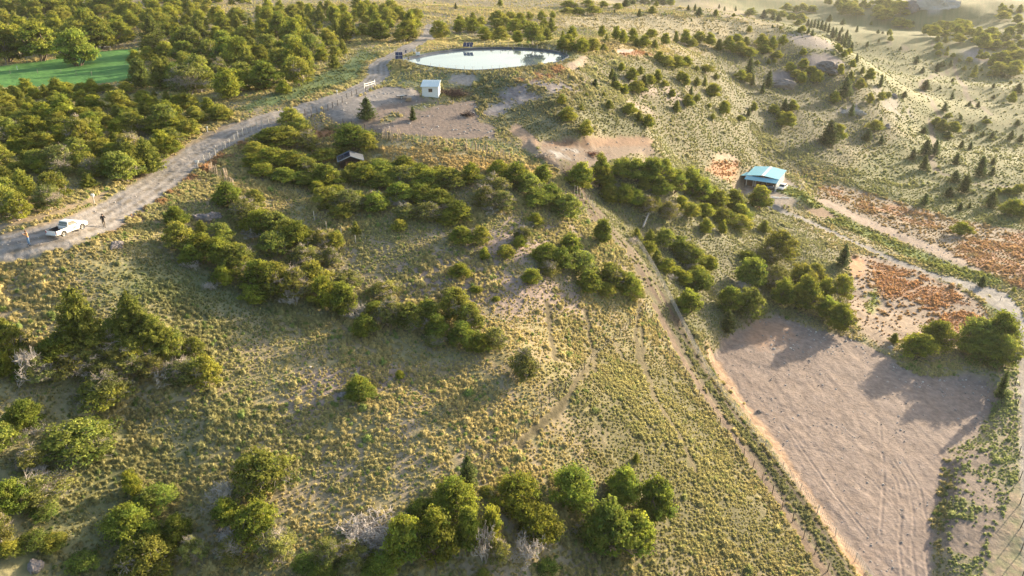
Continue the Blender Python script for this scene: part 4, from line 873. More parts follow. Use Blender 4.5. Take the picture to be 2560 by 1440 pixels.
for q in single:
    kd = q['kind']; pi = random.randrange(len(PROTO[kd])); cr, tk = PROTO[kd][pi]; nm = NAMES[kd]
    P = q['P']; sx = q['W'] / NOMW[kd] * .9; sz = q['H'] / NOMH[kd]
    root = empty(nm, (P[0], P[1], P[2] - .05), (random.random() - .5) * 1.6 if kd == 'w' else random.random() * 6.28)
    tag(root, q['label'], CAT[kd], WHERE[q['grove']].replace('the ', 'trees of the ', 1))
    parts = [('crown', cr), ('trunk', tk)] if cr else [('branches', tk)]
    for pn, me in parts:
        c = bpy.data.objects.new(pn, me); c.parent = root; c.scale = (sx, sx, sz); COL.objects.link(c); c.color = tint_of(q)
# the rest of the woods
if mass:
    MLEAF = attr_mat('leaves_far', attr='col', transl=.48, var=.3, vscale=.35)
    protos = []
    for key in 'bwtf':
        for cr, tk in PROTO[key][:3]:
            m2 = cr.copy(); m2.materials.clear(); m2.materials.append(MLEAF); protos.append(loose(m2))
    P = np.array([q['P'] for q in mass]); P[:, 2] -= .1
    S = np.array([[q['W'] / 5.7, q['W'] / 5.7, q['H'] / 5.0] for q in mass])
    scatter('far_woodland', P, RNG.random(len(P)) * 6.28, S, np.ones((len(P), 3)), protos, 'woodland of small green trees reading as one mass beyond the road and pond', 'woodland')

# ---------------------------------------------------------------- mesh helpers for built things
def bm_obj(name, bm, m, parent=None, bevel=0, smooth=False):
    if bevel: bmesh.ops.bevel(bm, geom=bm.edges[:], offset=bevel, segments=2, affect='EDGES', profile=.6, clamp_overlap=True)
    bmesh.ops.recalc_face_normals(bm, faces=bm.faces[:])
    me = bpy.data.meshes.new(name); bm.to_mesh(me); bm.free(); me.materials.append(m)
    if smooth: me.shade_smooth()
    return link(name, me, parent)
def add_box(bm, c, s, rz=0, rx=0, ry=0):
    M = Matrix.Translation(c) @ Matrix.Rotation(rz, 4, 'Z') @ Matrix.Rotation(ry, 4, 'Y') @ Matrix.Rotation(rx, 4, 'X') @ Matrix.Diagonal((s[0], s[1], s[2], 1))
    bmesh.ops.create_cube(bm, size=1, matrix=M)
def add_cyl(bm, p0, p1, r0, r1=None, n=10):
    p0 = Vector(p0); p1 = Vector(p1); d = p1 - p0; r1 = r0 if r1 is None else r1
    M = Matrix.Translation((p0 + p1) / 2) @ d.to_track_quat('Z', 'Y').to_matrix().to_4x4()
    bmesh.ops.create_cone(bm, cap_ends=True, segments=n, radius1=r0, radius2=r1, depth=d.length, matrix=M)
def add_prism(bm, prof, y0, y1, y0b=None, y1b=None):
    """prof: (x,z) outline swept from y0 to y1"""
    a = [bm.verts.new((x, y0, z)) for x, z in prof]; b = [bm.verts.new((x, y1, z)) for x, z in prof]; n = len(prof)
    bm.faces.new(a); bm.faces.new(b[::-1])
    for i in range(n): bm.faces.new([a[i], b[i], b[(i + 1) % n], a[(i + 1) % n]])
def add_hexa(bm, lo, hi):
    """lo, hi: four corners each, joined into a solid"""
    a = [bm.verts.new(p) for p in lo]; b = [bm.verts.new(p) for p in hi]
    bm.faces.new(a); bm.faces.new(b[::-1])
    for i in range(4): bm.faces.new([a[i], b[i], b[(i + 1) % 4], a[(i + 1) % 4]])
def panel(bm, pts, t=.02):
    """a thin solid sheet through four points"""
    P = [Vector(p) for p in pts]; n = (P[1] - P[0]).cross(P[-1] - P[0]).normalized()
    add_hexa(bm, [p - n * t / 2 for p in P], [p + n * t / 2 for p in P])
def frame_yaw(p0, p1): return math.atan2(p1[1] - p0[1], p1[0] - p0[0])

PAINT_W = mat('white_paint', (.80, .80, .79), .3, spec=.5, noise=.03, coat=.4)
PAINT_K = mat('charcoal_paint', (.03, .035, .045), .3, spec=.5, noise=.1, coat=.4)
GLASS = mat('dark_glass', (.025, .035, .04), .06, spec=.8, noise=.1)
RUBBER = mat('rubber', (.02, .02, .02), .85, noise=.2); STEEL = mat('steel', (.55, .55, .55), .35, metal=.8, noise=.1)
LAMP_R = mat('red_lens', (.4, .02, .02), .2); LAMP_W = mat('clear_lens', (.75, .75, .72), .15)
BEDLINER = mat('black_bed_liner', (.03, .03, .035), .7); GREYDECAL = mat('grey_door_emblem', (.22, .27, .31), .5)
WOOD = mat('weathered_post', (.27, .23, .19), .9, noise=.3, nscale=12, bump=.5); WOODP = mat('pale_post', (.55, .51, .45), .85, noise=.2, nscale=12)
WOODK = mat('dark_post', (.07, .055, .045), .85, noise=.3); WIRE = mat('fence_wire', (.28, .28, .27), .5, metal=.5)
WALLW = mat('white_cladding', (.74, .76, .75), .6, noise=.05, nscale=3); WALLD = mat('dark_brown_boards', (.045, .026, .02), .8, noise=.4, nscale=8, bump=.5)
ROOFB = mat('light_blue_metal_roof', (.16, .46, .58), .55, spec=.3, noise=.06, nscale=1.5); ROOFW = mat('white_translucent_sheet', (.75, .82, .82), .4, noise=.04)
ROOFG = mat('grey_metal_roof', (.16, .18, .21), .4, metal=.3, noise=.1); CELL = mat('solar_cells', (.012, .02, .075), .12, spec=.8, noise=.3, nscale=4)
TRIM = mat('pale_grey_trim', (.42, .43, .45), .5); ROCKM = mat('grey_rock', (.21, .185, .175), .95, noise=.35, nscale=1.2, bump=1.0); ROCKP = mat('pale_rock', (.42, .38, .34), .95, noise=.3, nscale=2, bump=1.0)
CHAR = mat('charred_roots', (.06, .03, .025), .95, noise=.5, nscale=4)

def wheel(parent, x, y, r=.38, w=.25, rim=STEEL):
    bm = bmesh.new(); s = 1 if y > 0 else -1
    prof = [(r - .09, -w / 2), (r - .02, -w / 2), (r, -w / 2 + .03), (r, w / 2 - .03), (r - .02, w / 2), (r - .09, w / 2)]; n = 22
    rings = [[bm.verts.new((math.cos(2 * math.pi * i / n) * q, v, math.sin(2 * math.pi * i / n) * q)) for i in range(n)] for q, v in prof]
    for a, b in zip(rings[:-1], rings[1:]):
        for i in range(n): bm.faces.new([a[i], a[(i + 1) % n], b[(i + 1) % n], b[i]])
    a, b = rings[-1], rings[0]
    for i in range(n): bm.faces.new([a[i], a[(i + 1) % n], b[(i + 1) % n], b[i]])
    t = bm_obj('wheel', bm, RUBBER, parent, smooth=True); t.location = (x, y, r)
    bm = bmesh.new(); q = r - .10
    add_cyl(bm, (0, s * (w / 2 - .06), 0), (0, s * (w / 2 - .03), 0), .09, .08, 12)
    for k in range(6):
        a_ = k * math.pi / 3; add_box(bm, (math.cos(a_) * q * .55, s * (w / 2 - .05), math.sin(a_) * q * .55), (q * .95, .03, .09), ry=-a_)
    nn = 20; o1 = [bm.verts.new((math.cos(2 * math.pi * i / nn) * (q + .012), s * (w / 2 - .01), math.sin(2 * math.pi * i / nn) * (q + .012))) for i in range(nn)]
    o2 = [bm.verts.new((math.cos(2 * math.pi * i / nn) * (q - .045), s * (w / 2 - .05), math.sin(2 * math.pi * i / nn) * (q - .045))) for i in range(nn)]
    for i in range(nn): bm.faces.new([o1[i], o1[(i + 1) % nn], o2[(i + 1) % nn], o2[i]])
    bm_obj('rim', bm, rim, t)
def arch_cut(x0, x1, r, cx, z0, n=8):
    """points of a wheel arch in a side outline, front to back"""
    return [(cx + r * math.cos(a), z0 + r * math.sin(a)) for a in np.linspace(0, math.pi, n)]
def pickup(loc, yaw, pitch):
    t = empty('pickup_truck', loc, yaw, .86); t.rotation_euler = (0, pitch, yaw)
    tag(t, 'white double-cab pickup truck with open bed parked on the gravel road', 'pickup truck')
    W = .92; ar = .46; fx, rx = 1.62, -1.52
    bm = bmesh.new()       # lower body outline with wheel arches, hood and bed sides
    low = [(2.62, .48)] + [(2.1, .40)] + arch_cut(0, 0, ar, fx, .40) + [(fx - ar, .36), (rx + ar, .36)] + arch_cut(0, 0, ar, rx, .40) + [(-2.0, .46), (-2.60, .50), (-2.62, 1.08), (-.62, 1.08), (-.60, 1.06), (1.15, 1.06), (1.30, 1.10), (2.35, .98), (2.58, .86)]
    add_prism(bm, low, W, W - .06); add_prism(bm, low, -W, -W + .06)
    add_box(bm, (1.75, 0, .98), (1.15, 1.76, .12)); add_box(bm, (2.55, 0, .70), (.14, 1.76, .42)); add_box(bm, (.30, 0, .45), (1.9, 1.72, .14)); add_box(bm, (.28, 0, .92), (1.84, 1.70, .28))
    add_box(bm, (-.66, 0, .82), (.05, 1.72, .54))
    bm_obj('body', bm, PAINT_W, t, bevel=.012)
    bm = bmesh.new()       # cab above the belt line
    add_hexa(bm, [(-.62, -.88, 1.06), (1.22, -.88, 1.06), (1.22, .88, 1.06), (-.62, .88, 1.06)], [(-.42, -.68, 1.74), (.55, -.68, 1.76), (.55, .68, 1.76), (-.42, .68, 1.74)])
    bm_obj('cab', bm, PAINT_W, t, bevel=.05)
    def lerp(a, b, u): return tuple(p + (q - p) * u for p, q in zip(a, b))
    for s in (1, -1):
        B0, B1, T0, T1 = (-.62, s * .90, 1.06), (1.22, s * .90, 1.06), (-.42, s * .70, 1.74), (.55, s * .70, 1.76)
        for u0, u1 in ((.08, .45), (.50, .90)):
            f = lambda u, v: lerp(lerp(B0, B1, u), lerp(T0, T1, u), v)
            bm = bmesh.new(); panel(bm, [f(u0, .18), f(u1, .18), f(min(u1, .9), .86), f(u0, .86)], .02); bm_obj('side_window', bm, GLASS, t)
        bm = bmesh.new(); add_box(bm, (1.0, s * 1.02, 1.16), (.10, .18, .16)); bm_obj('mirror', bm, PAINT_W, t, bevel=.02)
        bm = bmesh.new(); add_box(bm, (-2.60, s * .84, .88), (.06, .14, .30)); bm_obj('tail_light', bm, LAMP_R, t)
        bm = bmesh.new(); add_box(bm, (2.52, s * .72, .86), (.20, .34, .14), ry=.1); bm_obj('headlight', bm, LAMP_W, t, bevel=.02)
        bm = bmesh.new(); add_box(bm, (.02, s * (W + .004), .66), (.10, .012, .40)); add_prism(bm, [(.10, .52), (.62, .58), (.60, .86), (.42, .93), (.14, .84)], s * (W + .002), s * (W + .012)); bm_obj('door_emblem', bm, GREYDECAL, t)
        for hx in (-.25, .62): bm = bmesh.new(); add_box(bm, (hx, s * (W + .012), .93), (.18, .03, .035)); bm_obj('door_handle', bm, STEEL, t)
    bm = bmesh.new(); panel(bm, [(1.16, -.78, 1.13), (1.16, .78, 1.13), (.62, .64, 1.71), (.62, -.64, 1.71)], .02); bm_obj('windscreen', bm, GLASS, t)
    bm = bmesh.new(); panel(bm, [(-.625, -.76, 1.15), (-.625, .76, 1.15), (-.455, .62, 1.68), (-.455, -.62, 1.68)], .02); bm_obj('rear_window', bm, GLASS, t)
    bm = bmesh.new(); add_box(bm, (-1.64, 0, .64), (1.92, 1.70, .05)); add_box(bm, (-1.64, .845, .86), (1.90, .03, .42)); add_box(bm, (-1.64, -.845, .86), (1.90, .03, .42)); bm_obj('bed_liner', bm, BEDLINER, t)
    bm = bmesh.new(); add_box(bm, (-2.60, 0, .80), (.05, 1.66, .50)); bm_obj('tailgate', bm, PAINT_W, t, bevel=.01)
    bm = bmesh.new(); add_box(bm, (-2.72, 0, .50), (.16, 1.70, .14)); bm_obj('rear_bumper', bm, STEEL, t, bevel=.03)
    bm = bmesh.new(); add_cyl(bm, (-.72, -.80, 1.12), (-.72, -.80, 1.42), .03); add_cyl(bm, (-.72, .80, 1.12), (-.72, .80, 1.42), .03); add_cyl(bm, (-.72, -.80, 1.42), (-.72, .80, 1.42), .03); bm_obj('roll_bar', bm, STEEL, t)
    bm = bmesh.new(); add_box(bm, (2.62, 0, .68), (.04, .95, .22)); bm_obj('grille', bm, BEDLINER, t)
    for x in (fx, rx):
        for s in (1, -1): wheel(t, x, s * .80)
    return t
def car(loc, yaw, label, paint, name='parked_car'):
    t = empty(name, loc, yaw); tag(t, label, 'car')
    W = .86; ar = .37; fx, rx = 1.28, -1.25
    bm = bmesh.new(); low = [(2.02, .42), (1.8, .32)] + arch_cut(0, 0, ar, fx, .32) + [(fx - ar, .26), (rx + ar, .26)] + arch_cut(0, 0, ar, rx, .32) + [(-1.9, .36), (-2.02, .50), (-2.02, .92), (-1.7, .98), (1.0, .96), (1.85, .82), (2.02, .68)]
    add_prism(bm, low, W, -W); bm_obj('body', bm, paint, t, bevel=.03)
    bm = bmesh.new(); add_hexa(bm, [(-1.9, -.80, .96), (1.0, -.80, .96), (1.0, .80, .96), (-1.9, .80, .96)], [(-1.5, -.62, 1.48), (.2, -.62, 1.5), (.2, .62, 1.5), (-1.5, .62, 1.48)]); bm_obj('roof', bm, paint, t, bevel=.06)
    bm = bmesh.new(); panel(bm, [(.98, -.72, 1.0), (.98, .72, 1.0), (.30, .58, 1.46), (.30, -.58, 1.46)], .02); bm_obj('windscreen', bm, GLASS, t)
    bm = bmesh.new(); panel(bm, [(-1.91, -.70, 1.02), (-1.91, .70, 1.02), (-1.60, .58, 1.42), (-1.60, -.58, 1.42)], .02); bm_obj('rear_window', bm, GLASS, t)
    for s in (1, -1):
        for u0, u1 in ((-1.55, -.62), (-.52, .45)):
            bm = bmesh.new(); panel(bm, [(u0, s * .795, 1.02), (u1 + .2, s * .795, 1.02), (u1 - .1, s * .65, 1.42), (u0 + .1, s * .65, 1.42)], .02); bm_obj('side_window', bm, GLASS, t)
        bm = bmesh.new(); add_box(bm, (1.93, s * .62, .70), (.16, .34, .13)); bm_obj('headlight', bm, LAMP_W, t, bevel=.02)
        for x in (fx, rx): wheel(t, x, s * .76, .31, .19)
    bm = bmesh.new(); add_box(bm, (2.03, 0, .58), (.03, .9, .16)); bm_obj('grille', bm, BEDLINER, t)
    return t
def at(px, py):
    p = cast(np.array([px]), np.array([py]))[0]; return p
pa, pb = at(163, 597), at(209, 579)
yaw = frame_yaw(pa, pb); mid = (pa + pb) / 2; nrm = np.array([-math.sin(yaw), math.cos(yaw)])
c = mid[:2] + nrm * .80; gf = ground_at(*(c + np.array([math.cos(yaw), math.sin(yaw)]) * 1.6)); gr = ground_at(*(c - np.array([math.cos(yaw), math.sin(yaw)]) * 1.5))
pickup((c[0], c[1], (gf + gr) / 2 + .02), yaw, -math.atan2(gf - gr, 3.1))

# ---------------------------------------------------------------- the shed with the light blue roof
g1, g2 = at(1941, 474), at(1963, 447)
u = (g2 - g1)[:2]; u = u / np.linalg.norm(u); yawS = math.atan2(u[1], u[0])
zS = ground_at(g1[0] - 2, g1[1] + 3)
sh = empty('shed', (g1[0], g1[1], zS), yawS); tag(sh, 'large shed with light blue metal roof and white side wall', 'shed')
DL, WD, EH = 10.5, 8.6, 2.9     # depth back, width to the left, eaves
bm = bmesh.new(); add_box(bm, (DL / 2, WD - .075, EH / 2 - .3), (DL, .15, EH + .6)); add_box(bm, (DL - .075, WD / 2, EH / 2 - .3), (.15, WD - .3, EH + .6)); bm_obj('wall', bm, WALLW, sh)
bm = bmesh.new(); add_box(bm, (DL / 2, .075, EH / 2 - .3), (DL, .15, EH + .6))
for k in range(26): add_box(bm, (.3 + k * .4, -.012, EH / 2), (.05, .022, EH - .1))
bm_obj('side_wall', bm, WALLW, sh)
bm = bmesh.new(); add_box(bm, (.075, WD / 2, EH / 2 - .3), (.15, WD - .31, EH + .55)); bm_obj('front_wall', bm, WALLD, sh)
RH = .55
def rz_(y): return EH + RH * (1 - abs(y - WD / 2) / (WD / 2 + .3)) + .06
bm = bmesh.new()
for ya, yb in ((-.3, WD / 2 - .42), (WD / 2 + .42, WD + .3)):
    panel(bm, [(-.1, ya, rz_(ya)), (DL + .35, ya, rz_(ya)), (DL + .35, yb, rz_(yb)), (-.1, yb, rz_(yb))], .06)
    n = 9
    for k in range(n + 1):
        y = ya + (yb - ya) * k / n; add_box(bm, (DL / 2 + .12, y, rz_(y) + .045), (DL + .42, .05, .03))
bm_obj('roof', bm, ROOFB, sh)
bm = bmesh.new()
for ya, yb in ((WD / 2 - .41, WD / 2 - .005), (WD / 2 + .005, WD / 2 + .41)): panel(bm, [(-.1, ya, rz_(ya) + .03), (DL + .35, ya, rz_(ya) + .03), (DL + .35, yb, rz_(yb) + .03), (-.1, yb, rz_(yb) + .03)], .04)
bm_obj('roof_light', bm, ROOFW, sh)
bm = bmesh.new(); panel(bm, [(-2.7, -.3, EH - .42), (-.12, -.3, EH + .02), (-.12, WD + .1, EH + .02), (-2.7, WD + .1, EH - .42)], .06)
for k in range(18): y = -.3 + (WD + .4) * k / 17; add_box(bm, (-1.4, y, EH - .15), (2.58, .05, .03), ry=-.169)
bm_obj('porch_roof', bm, ROOFB, sh)
for y in (-.1, 2.9, 5.9, WD - .1):
    bm = bmesh.new(); add_box(bm, (-2.55, y, EH / 2 - .45), (.14, .14, EH + .05)); bm_obj('porch_post', bm, WALLW if y < 0 else WALLD, sh)
bm = bmesh.new(); add_box(bm, (-.9, -.06, EH / 2 - .4), (.8, .1, EH - .1)); bm_obj('porch_screen', bm, WALLW, sh)
bm = bmesh.new(); panel(bm, [(.6, WD + .12, EH - .25), (4.6, WD + .12, EH - .25), (4.6, WD + 3.4, EH - .55), (.6, WD + 3.4, EH - .55)], .06); bm_obj('lean_to_roof', bm, ROOFB, sh)
for x in (.8, 4.4): bm = bmesh.new(); add_box(bm, (x, WD + 3.2, EH / 2 - .55), (.12, .12, EH)); bm_obj('lean_to_post', bm, WALLD, sh)
bm = bmesh.new(); add_box(bm, (-.02, 6.3, 1.05), (.06, .95, 2.05)); d_ = bm_obj('door', bm, TRIM, sh)
bm = bmesh.new(); add_box(bm, (-.07, 5.95, 1.0), (.05, .12, .04)); bm_obj('handle', bm, STEEL, d_)
bm = bmesh.new(); add_box(bm, (-.02, 3.6, 1.5), (.06, 1.3, .9)); w_2 = bm_obj('window', bm, TRIM, sh)
bm = bmesh.new(); add_box(bm, (-.06, 3.6, 1.5), (.03, 1.15, .76)); bm_obj('pane', bm, GLASS, w_2)
def loc_s(x, y): return (g1[0] + math.cos(yawS) * x - math.sin(yawS) * y, g1[1] + math.sin(yawS) * x + math.cos(yawS) * y)
p = at(1955, 473); car((p[0], p[1], p[2]), R(232), 'small white car parked nose out beside the blue roofed shed', PAINT_W)
q = loc_s(-1.9, 2.1); car((q[0], q[1], ground_at(*q) + .02), yawS + R(98), 'dark car half hidden under the shed porch', PAINT_K)
bm = bmesh.new(); p = at(1950, 495); r = random.Random(5)
for k in range(16): a = r.uniform(-.5, .3); add_box(bm, (r.uniform(-2.2, 2.2), r.uniform(-.5, .5), .08 + .05 * (k % 4)), (r.uniform(.8, 2.2), .10, .05), rz=a)
o = bm_obj('scrap_timber', bm, WALLW); o.location = p; tag(o, 'low pile of white scrap boards on the yard before the shed', 'scrap pile')

# ---------------------------------------------------------------- white hut
p = at(1076, 242); zH = ground_at(p[0], p[1] + 1)
hut = empty('white_hut', (p[0], p[1], zH), R(-4)); tag(hut, 'small white hut with a pale metal lean-to roof in the dirt yard', 'hut')
HW, HD = 3.35, 2.5
bm = bmesh.new()
add_prism(bm, [(-HW / 2, -.2), (HW / 2, -.2), (HW / 2, 2.05), (-HW / 2, 2.05)], 0, .08); add_prism(bm, [(-HW / 2, -.2), (HW / 2, -.2), (HW / 2, 2.75), (-HW / 2, 2.75)], HD - .08, HD)
for s in (-1, 1): add_hexa(bm, [(s * (HW / 2 - .0), .081, -.2), (s * (HW / 2 - .08), .081, -.2), (s * (HW / 2 - .08), HD - .081, -.2), (s * HW / 2, HD - .081, -.2)], [(s * HW / 2, .081, 2.07), (s * (HW / 2 - .08), .081, 2.07), (s * (HW / 2 - .08), HD - .081, 2.72), (s * HW / 2, HD - .081, 2.72)])
for k in range(14): add_box(bm, (-HW / 2 + .12 + k * .24, -.01, .93), (.03, .02, 2.2))
bm_obj('wall', bm, WALLW, hut)
bm = bmesh.new(); panel(bm, [(-HW / 2 - .22, -.35, 1.99), (HW / 2 + .22, -.35, 1.99), (HW / 2 + .22, HD + .2, 2.88), (-HW / 2 - .22, HD + .2, 2.88)], .07)
for k in range(10): add_box(bm, (-HW / 2 - .1 + k * .393, HD / 2 - .07, 2.49), (.05, 2.75, .03), rx=math.atan2(.89, 3.05))
bm_obj('roof', bm, mat('white_metal_roof', (.70, .78, .77), .4, noise=.04), hut)
bm = bmesh.new(); add_box(bm, (.05, -.03, 1.25), (.78, .05, .68)); wn_ = bm_obj('window', bm, mat('brown_shutter', (.20, .11, .08), .7), hut)
bm = bmesh.new(); add_box(bm, (-.13, -.062, 1.25), (.28, .02, .54)); add_box(bm, (.23, -.062, 1.25), (.28, .02, .54)); bm_obj('pane', bm, GLASS, wn_)
bm = bmesh.new()
for x in (-1.4, 0, 1.4): add_box(bm, (x, .3, -.3), (.3, .3, .5)); add_box(bm, (x, 2.2, -.3), (.3, .3, .5))
bm_obj('foundation_block', bm, ROCKP, hut)

# ---------------------------------------------------------------- dark cabin with solar roof
p = at(879, 424); zC = p[2]
cb = empty('dark_cabin', (p[0], p[1], zC), R(14), .86); tag(cb, 'dark brown cabin with gabled roof and solar panels, sunk among the trees', 'cabin')
CW_, CD, CE, CR = 4.3, 3.6, 1.95, .85
bm = bmesh.new()
prof = [(-CW_ / 2, -.4), (CW_ / 2, -.4), (CW_ / 2, CE), (0, CE + CR * .92), (-CW_ / 2, CE)]
add_prism(bm, prof, 0, CD); bm_obj('wall', bm, WALLD, cb)
def rp(x): return CE + .03 + CR * (1 - abs(x) / (CW_ / 2))
E = CW_ / 2 + .38
bm = bmesh.new()
for s in (-1, 1): panel(bm, [(0, -.45, rp(0)), (0, CD + .4, rp(0)), (s * E, CD + .4, rp(E)), (s * E, -.45, rp(E))], .08)
bm_obj('roof', bm, ROOFG, cb)
for (y0_, y1_) in ((-.30, 1.15), (1.2, 2.65)):
    for (xa, xb) in ((-.12, -1.22), (-1.26, -2.36)):
        bm = bmesh.new(); panel(bm, [(xa, y0_, rp(xa) + .1), (xa, y1_, rp(xa) + .1), (xb, y1_, rp(xb) + .1), (xb, y0_, rp(xb) + .1)], .03); sp_ = bm_obj('solar_panel', bm, CELL, cb)
bm = bmesh.new()
for s in (-1, 1): panel(bm, [(0, -.5, rp(0) - .09), (0, -.5, rp(0) + .06), (s * E, -.5, rp(E) + .06), (s * E, -.5, rp(E) - .09)], .04)
for s in (-1, 1): panel(bm, [(s * (E + .03), -.5, rp(E) - .09), (s * (E + .03), -.5, rp(E) + .06), (s * (E + .03), CD + .42, rp(E) + .06), (s * (E + .03), CD + .42, rp(E) - .09)], .04)
bm_obj('fascia', bm, TRIM, cb)
bm = bmesh.new(); add_box(bm, (-.6, -.03, .75), (.9, .05, 1.9)); d_ = bm_obj('door', bm, mat('red_brown_door', (.11, .035, .025), .7), cb)
bm = bmesh.new(); add_box(bm, (-.28, -.075, .75), (.04, .05, .12)); bm_obj('handle', bm, STEEL, d_)
bm = bmesh.new(); add_box(bm, (.95, -.03, 1.15), (1.0, .05, .8)); w_3 = bm_obj('window', bm, WALLD, cb)
bm = bmesh.new(); add_box(bm, (.95, -.065, 1.15), (.86, .03, .66)); bm_obj('pane', bm, GLASS, w_3)

# ---------------------------------------------------------------- solar arrays and tanks by the reservoir
def solar(px, py, cols, rows, yaw, label, pw=.95, ph=1.5, low=.5):
    p = at(px, py); t = empty('solar_array', p, yaw, .85); tag(t, label, 'solar panels', 'solar arrays by the reservoir')
    tl = R(48); cs, sn = math.cos(tl), math.sin(tl)
    for i in range(cols):
        for j in range(rows):
            x0 = (i - cols / 2) * (pw + .05); s0 = j * (ph + .05)
            f = lambda x, s: (x, s * cs - .3, low + s * sn)
            bm = bmesh.new(); panel(bm, [f(x0, s0), f(x0 + pw, s0), f(x0 + pw, s0 + ph), f(x0, s0 + ph)], .04); q = bm_obj('panel', bm, TRIM, t)
            bm = bmesh.new(); n = Vector((0, -sn, cs)) * .025
            for a in (0, 1):
                xa = x0 + .04 + a * (pw / 2 - .01); panel(bm, [Vector(f(xa, s0 + .04)) + n, Vector(f(xa + pw / 2 - .05, s0 + .04)) + n, Vector(f(xa + pw / 2 - .05, s0 + ph - .04)) + n, Vector(f(xa, s0 + ph - .04)) + n], .012)
            bm_obj('cells', bm, CELL, q)
    for x in (-cols * pw / 2.6, cols * pw / 2.6):
        bm = bmesh.new(); add_cyl(bm, (x, .25 + .2 * rows, -.3), (x, .25 + .2 * rows, low + .55 * rows), .05); bm_obj('leg', bm, STEEL, t)
    return t
solar(1170, 121, 3, 1, R(-14), 'three tilted solar panels standing behind the far pond edge', 1.05, 1.7)
solar(998, 152, 2, 2, R(6), 'two by two solar panels standing by the road end of the pond', 1.0, 1.15)
solar(1015, 137, 1, 1, R(0), 'single small dark solar panel beside the gravel road', .6, 1.0, .6)
def tank(px, py, w, h, label, m):
    p = at(px, py); t = empty('water_tank', p, R(12)); tag(t, label, 'tank')
    bm = bmesh.new(); add_box(bm, (0, 0, h / 2), (w, w, h)); bm_obj('body', bm, m, t, bevel=.06)
    bm = bmesh.new(); add_cyl(bm, (0, 0, h), (0, 0, h + .1), w * .25, n=14); bm_obj('lid', bm, BEDLINER, t)
tank(1045, 141, 1.0, 1.05, 'white cube shaped tank at the left end of the pond', WALLW)
tank(1036, 129, .7, .7, 'small white box behind the cube tank near the road', WALLW)

# ---------------------------------------------------------------- fences: posts are parts, the wires of a fence one part
def path_pts(px):
    a = np.array(px, float); return cast(a[:, 0], a[:, 1])
def fence(name, label, px, h=1.2, r=.05, m=WOOD, wires=4, net=False, posts=None, lean=.03, wr=.006, wm=None, gap=None):
    P = path_pts(px)
    if gap:     # posts at even steps along the line
        seg = np.linalg.norm(np.diff(P[:, :2], axis=0), axis=1); s = np.r_[0, np.cumsum(seg)]; n = max(2, int(s[-1] / gap) + 1); q = np.linspace(0, s[-1], n)
        P = np.c_[np.interp(q, s, P[:, 0]), np.interp(q, s, P[:, 1])]; P = np.c_[P, height(P[:, 0], P[:, 1])]
    t = empty(name, P[0]); tag(t, label, 'fence'); o = Vector(P[0]); r_ = random.Random(len(P) * 7 + int(P[0][0]))
    tops = []
    me = None
    for k, p in enumerate(P[:100]):
        hh = h * r_.uniform(.93, 1.07); rr_ = r * r_.uniform(.85, 1.15); d = Vector((r_.gauss(0, lean), r_.gauss(0, lean), 1))
        bm = bmesh.new(); add_cyl(bm, (0, 0, -.3), d * hh, rr_ * 1.08, rr_ * .9, 7)
        c_ = bm_obj('post', bm, m, t); c_.location = Vector(p) - o; tops.append((Vector(p) - o, d * hh))
    segs = []
    for (a, da), (b, db) in zip(tops[:-1], tops[1:]):
        if (b - a).length > 14: continue
        for w in range(wires):
            f = (w + 1) / wires * .94; segs.append((a + da * f, b + db * f, wr, wr))
        if net:
            L = (b - a).length; n = int(L / .32)
            for i in range(n): u_ = (i + .5) / n; q = a.lerp(b, u_); dd = da.lerp(db, u_); segs.append((q + dd * .03, q + dd * .96, wr * .7, wr * .7))
    if segs: V_, F_ = tubes(segs, 3); link('wire', mesh_np('wire', V_, F_, wm or WIRE), t)
    return t
def zz(ox, oy, sc, pts): return [(ox + x / sc, oy + y / sc) for x, y in pts]
fence('wire_fence', 'post and wire fence along the near side of the gravel road', zz(0, 0, Z1, [(1475,1262),(1520,1210),(1565,1195),(1605,1160),(1660,1110),(1680,1108),(1710,1084),(1745,1056),(1775,1032),(1808,1012),(1840,990),(1875,978),(1915,962),(1955,948),(2003,932),(2065,918),(2140,890),(2225,868)]), 1.25, .075, WOODP, 5)
fence('wire_fence', 'dark post fence along the road above the dirt yard', zz(800, 0, Z1, [(-110,858),(-60,868),(-20,850),(25,832),(60,822),(95,806),(132,788),(166,762),(202,735),(238,716),(274,704),(340,686),(375,672),(408,660),(468,640)]), 1.15, .06, WOODK, 4)
fence('wire_fence', 'sagging fence along the lower edge of the dirt yard', zz(800, 0, Z1, [(-110,862),(10,905),(92,922),(175,938),(240,950),(335,978),(420,1018),(515,1035),(605,1048),(692,1062),(765,1074),(838,1086),(920,1098),(1000,1106),(1082,1120),(1160,1132),(1240,1145),(1310,1160),(1380,1185),(1420,1200)]), 1.3, .06, WOODK, 4)
fence('pond_fence', 'thin pale post fence round the far side of the pond', zz(960, 90, 16/3, [(85,240),(140,215),(240,225),(335,235),(410,222),(490,208),(600,190),(720,178),(850,165),(1000,150),(1120,138),(1240,130),(1337,130),(1450,135),(1550,140),(1655,145),(1735,150),(1845,160),(1938,172),(2040,176),(2108,186),(2195,200),(2268,212),(2345,226),(2390,236),(2430,262)]), 1.15, .05, WOODP, 3)
fence('pond_fence', 'thin post fence on the near bank of the pond', zz(960, 90, 16/3, [(2430,262),(2330,300),(2210,318),(2090,345),(1980,372),(1870,400),(1760,420),(1640,440),(1540,452),(1440,462),(1315,470),(1190,470),(1075,466),(960,462),(850,452),(740,440),(620,420),(500,395),(380,370),(260,345),(150,320)]), 1.1, .045, WOODP, 3)
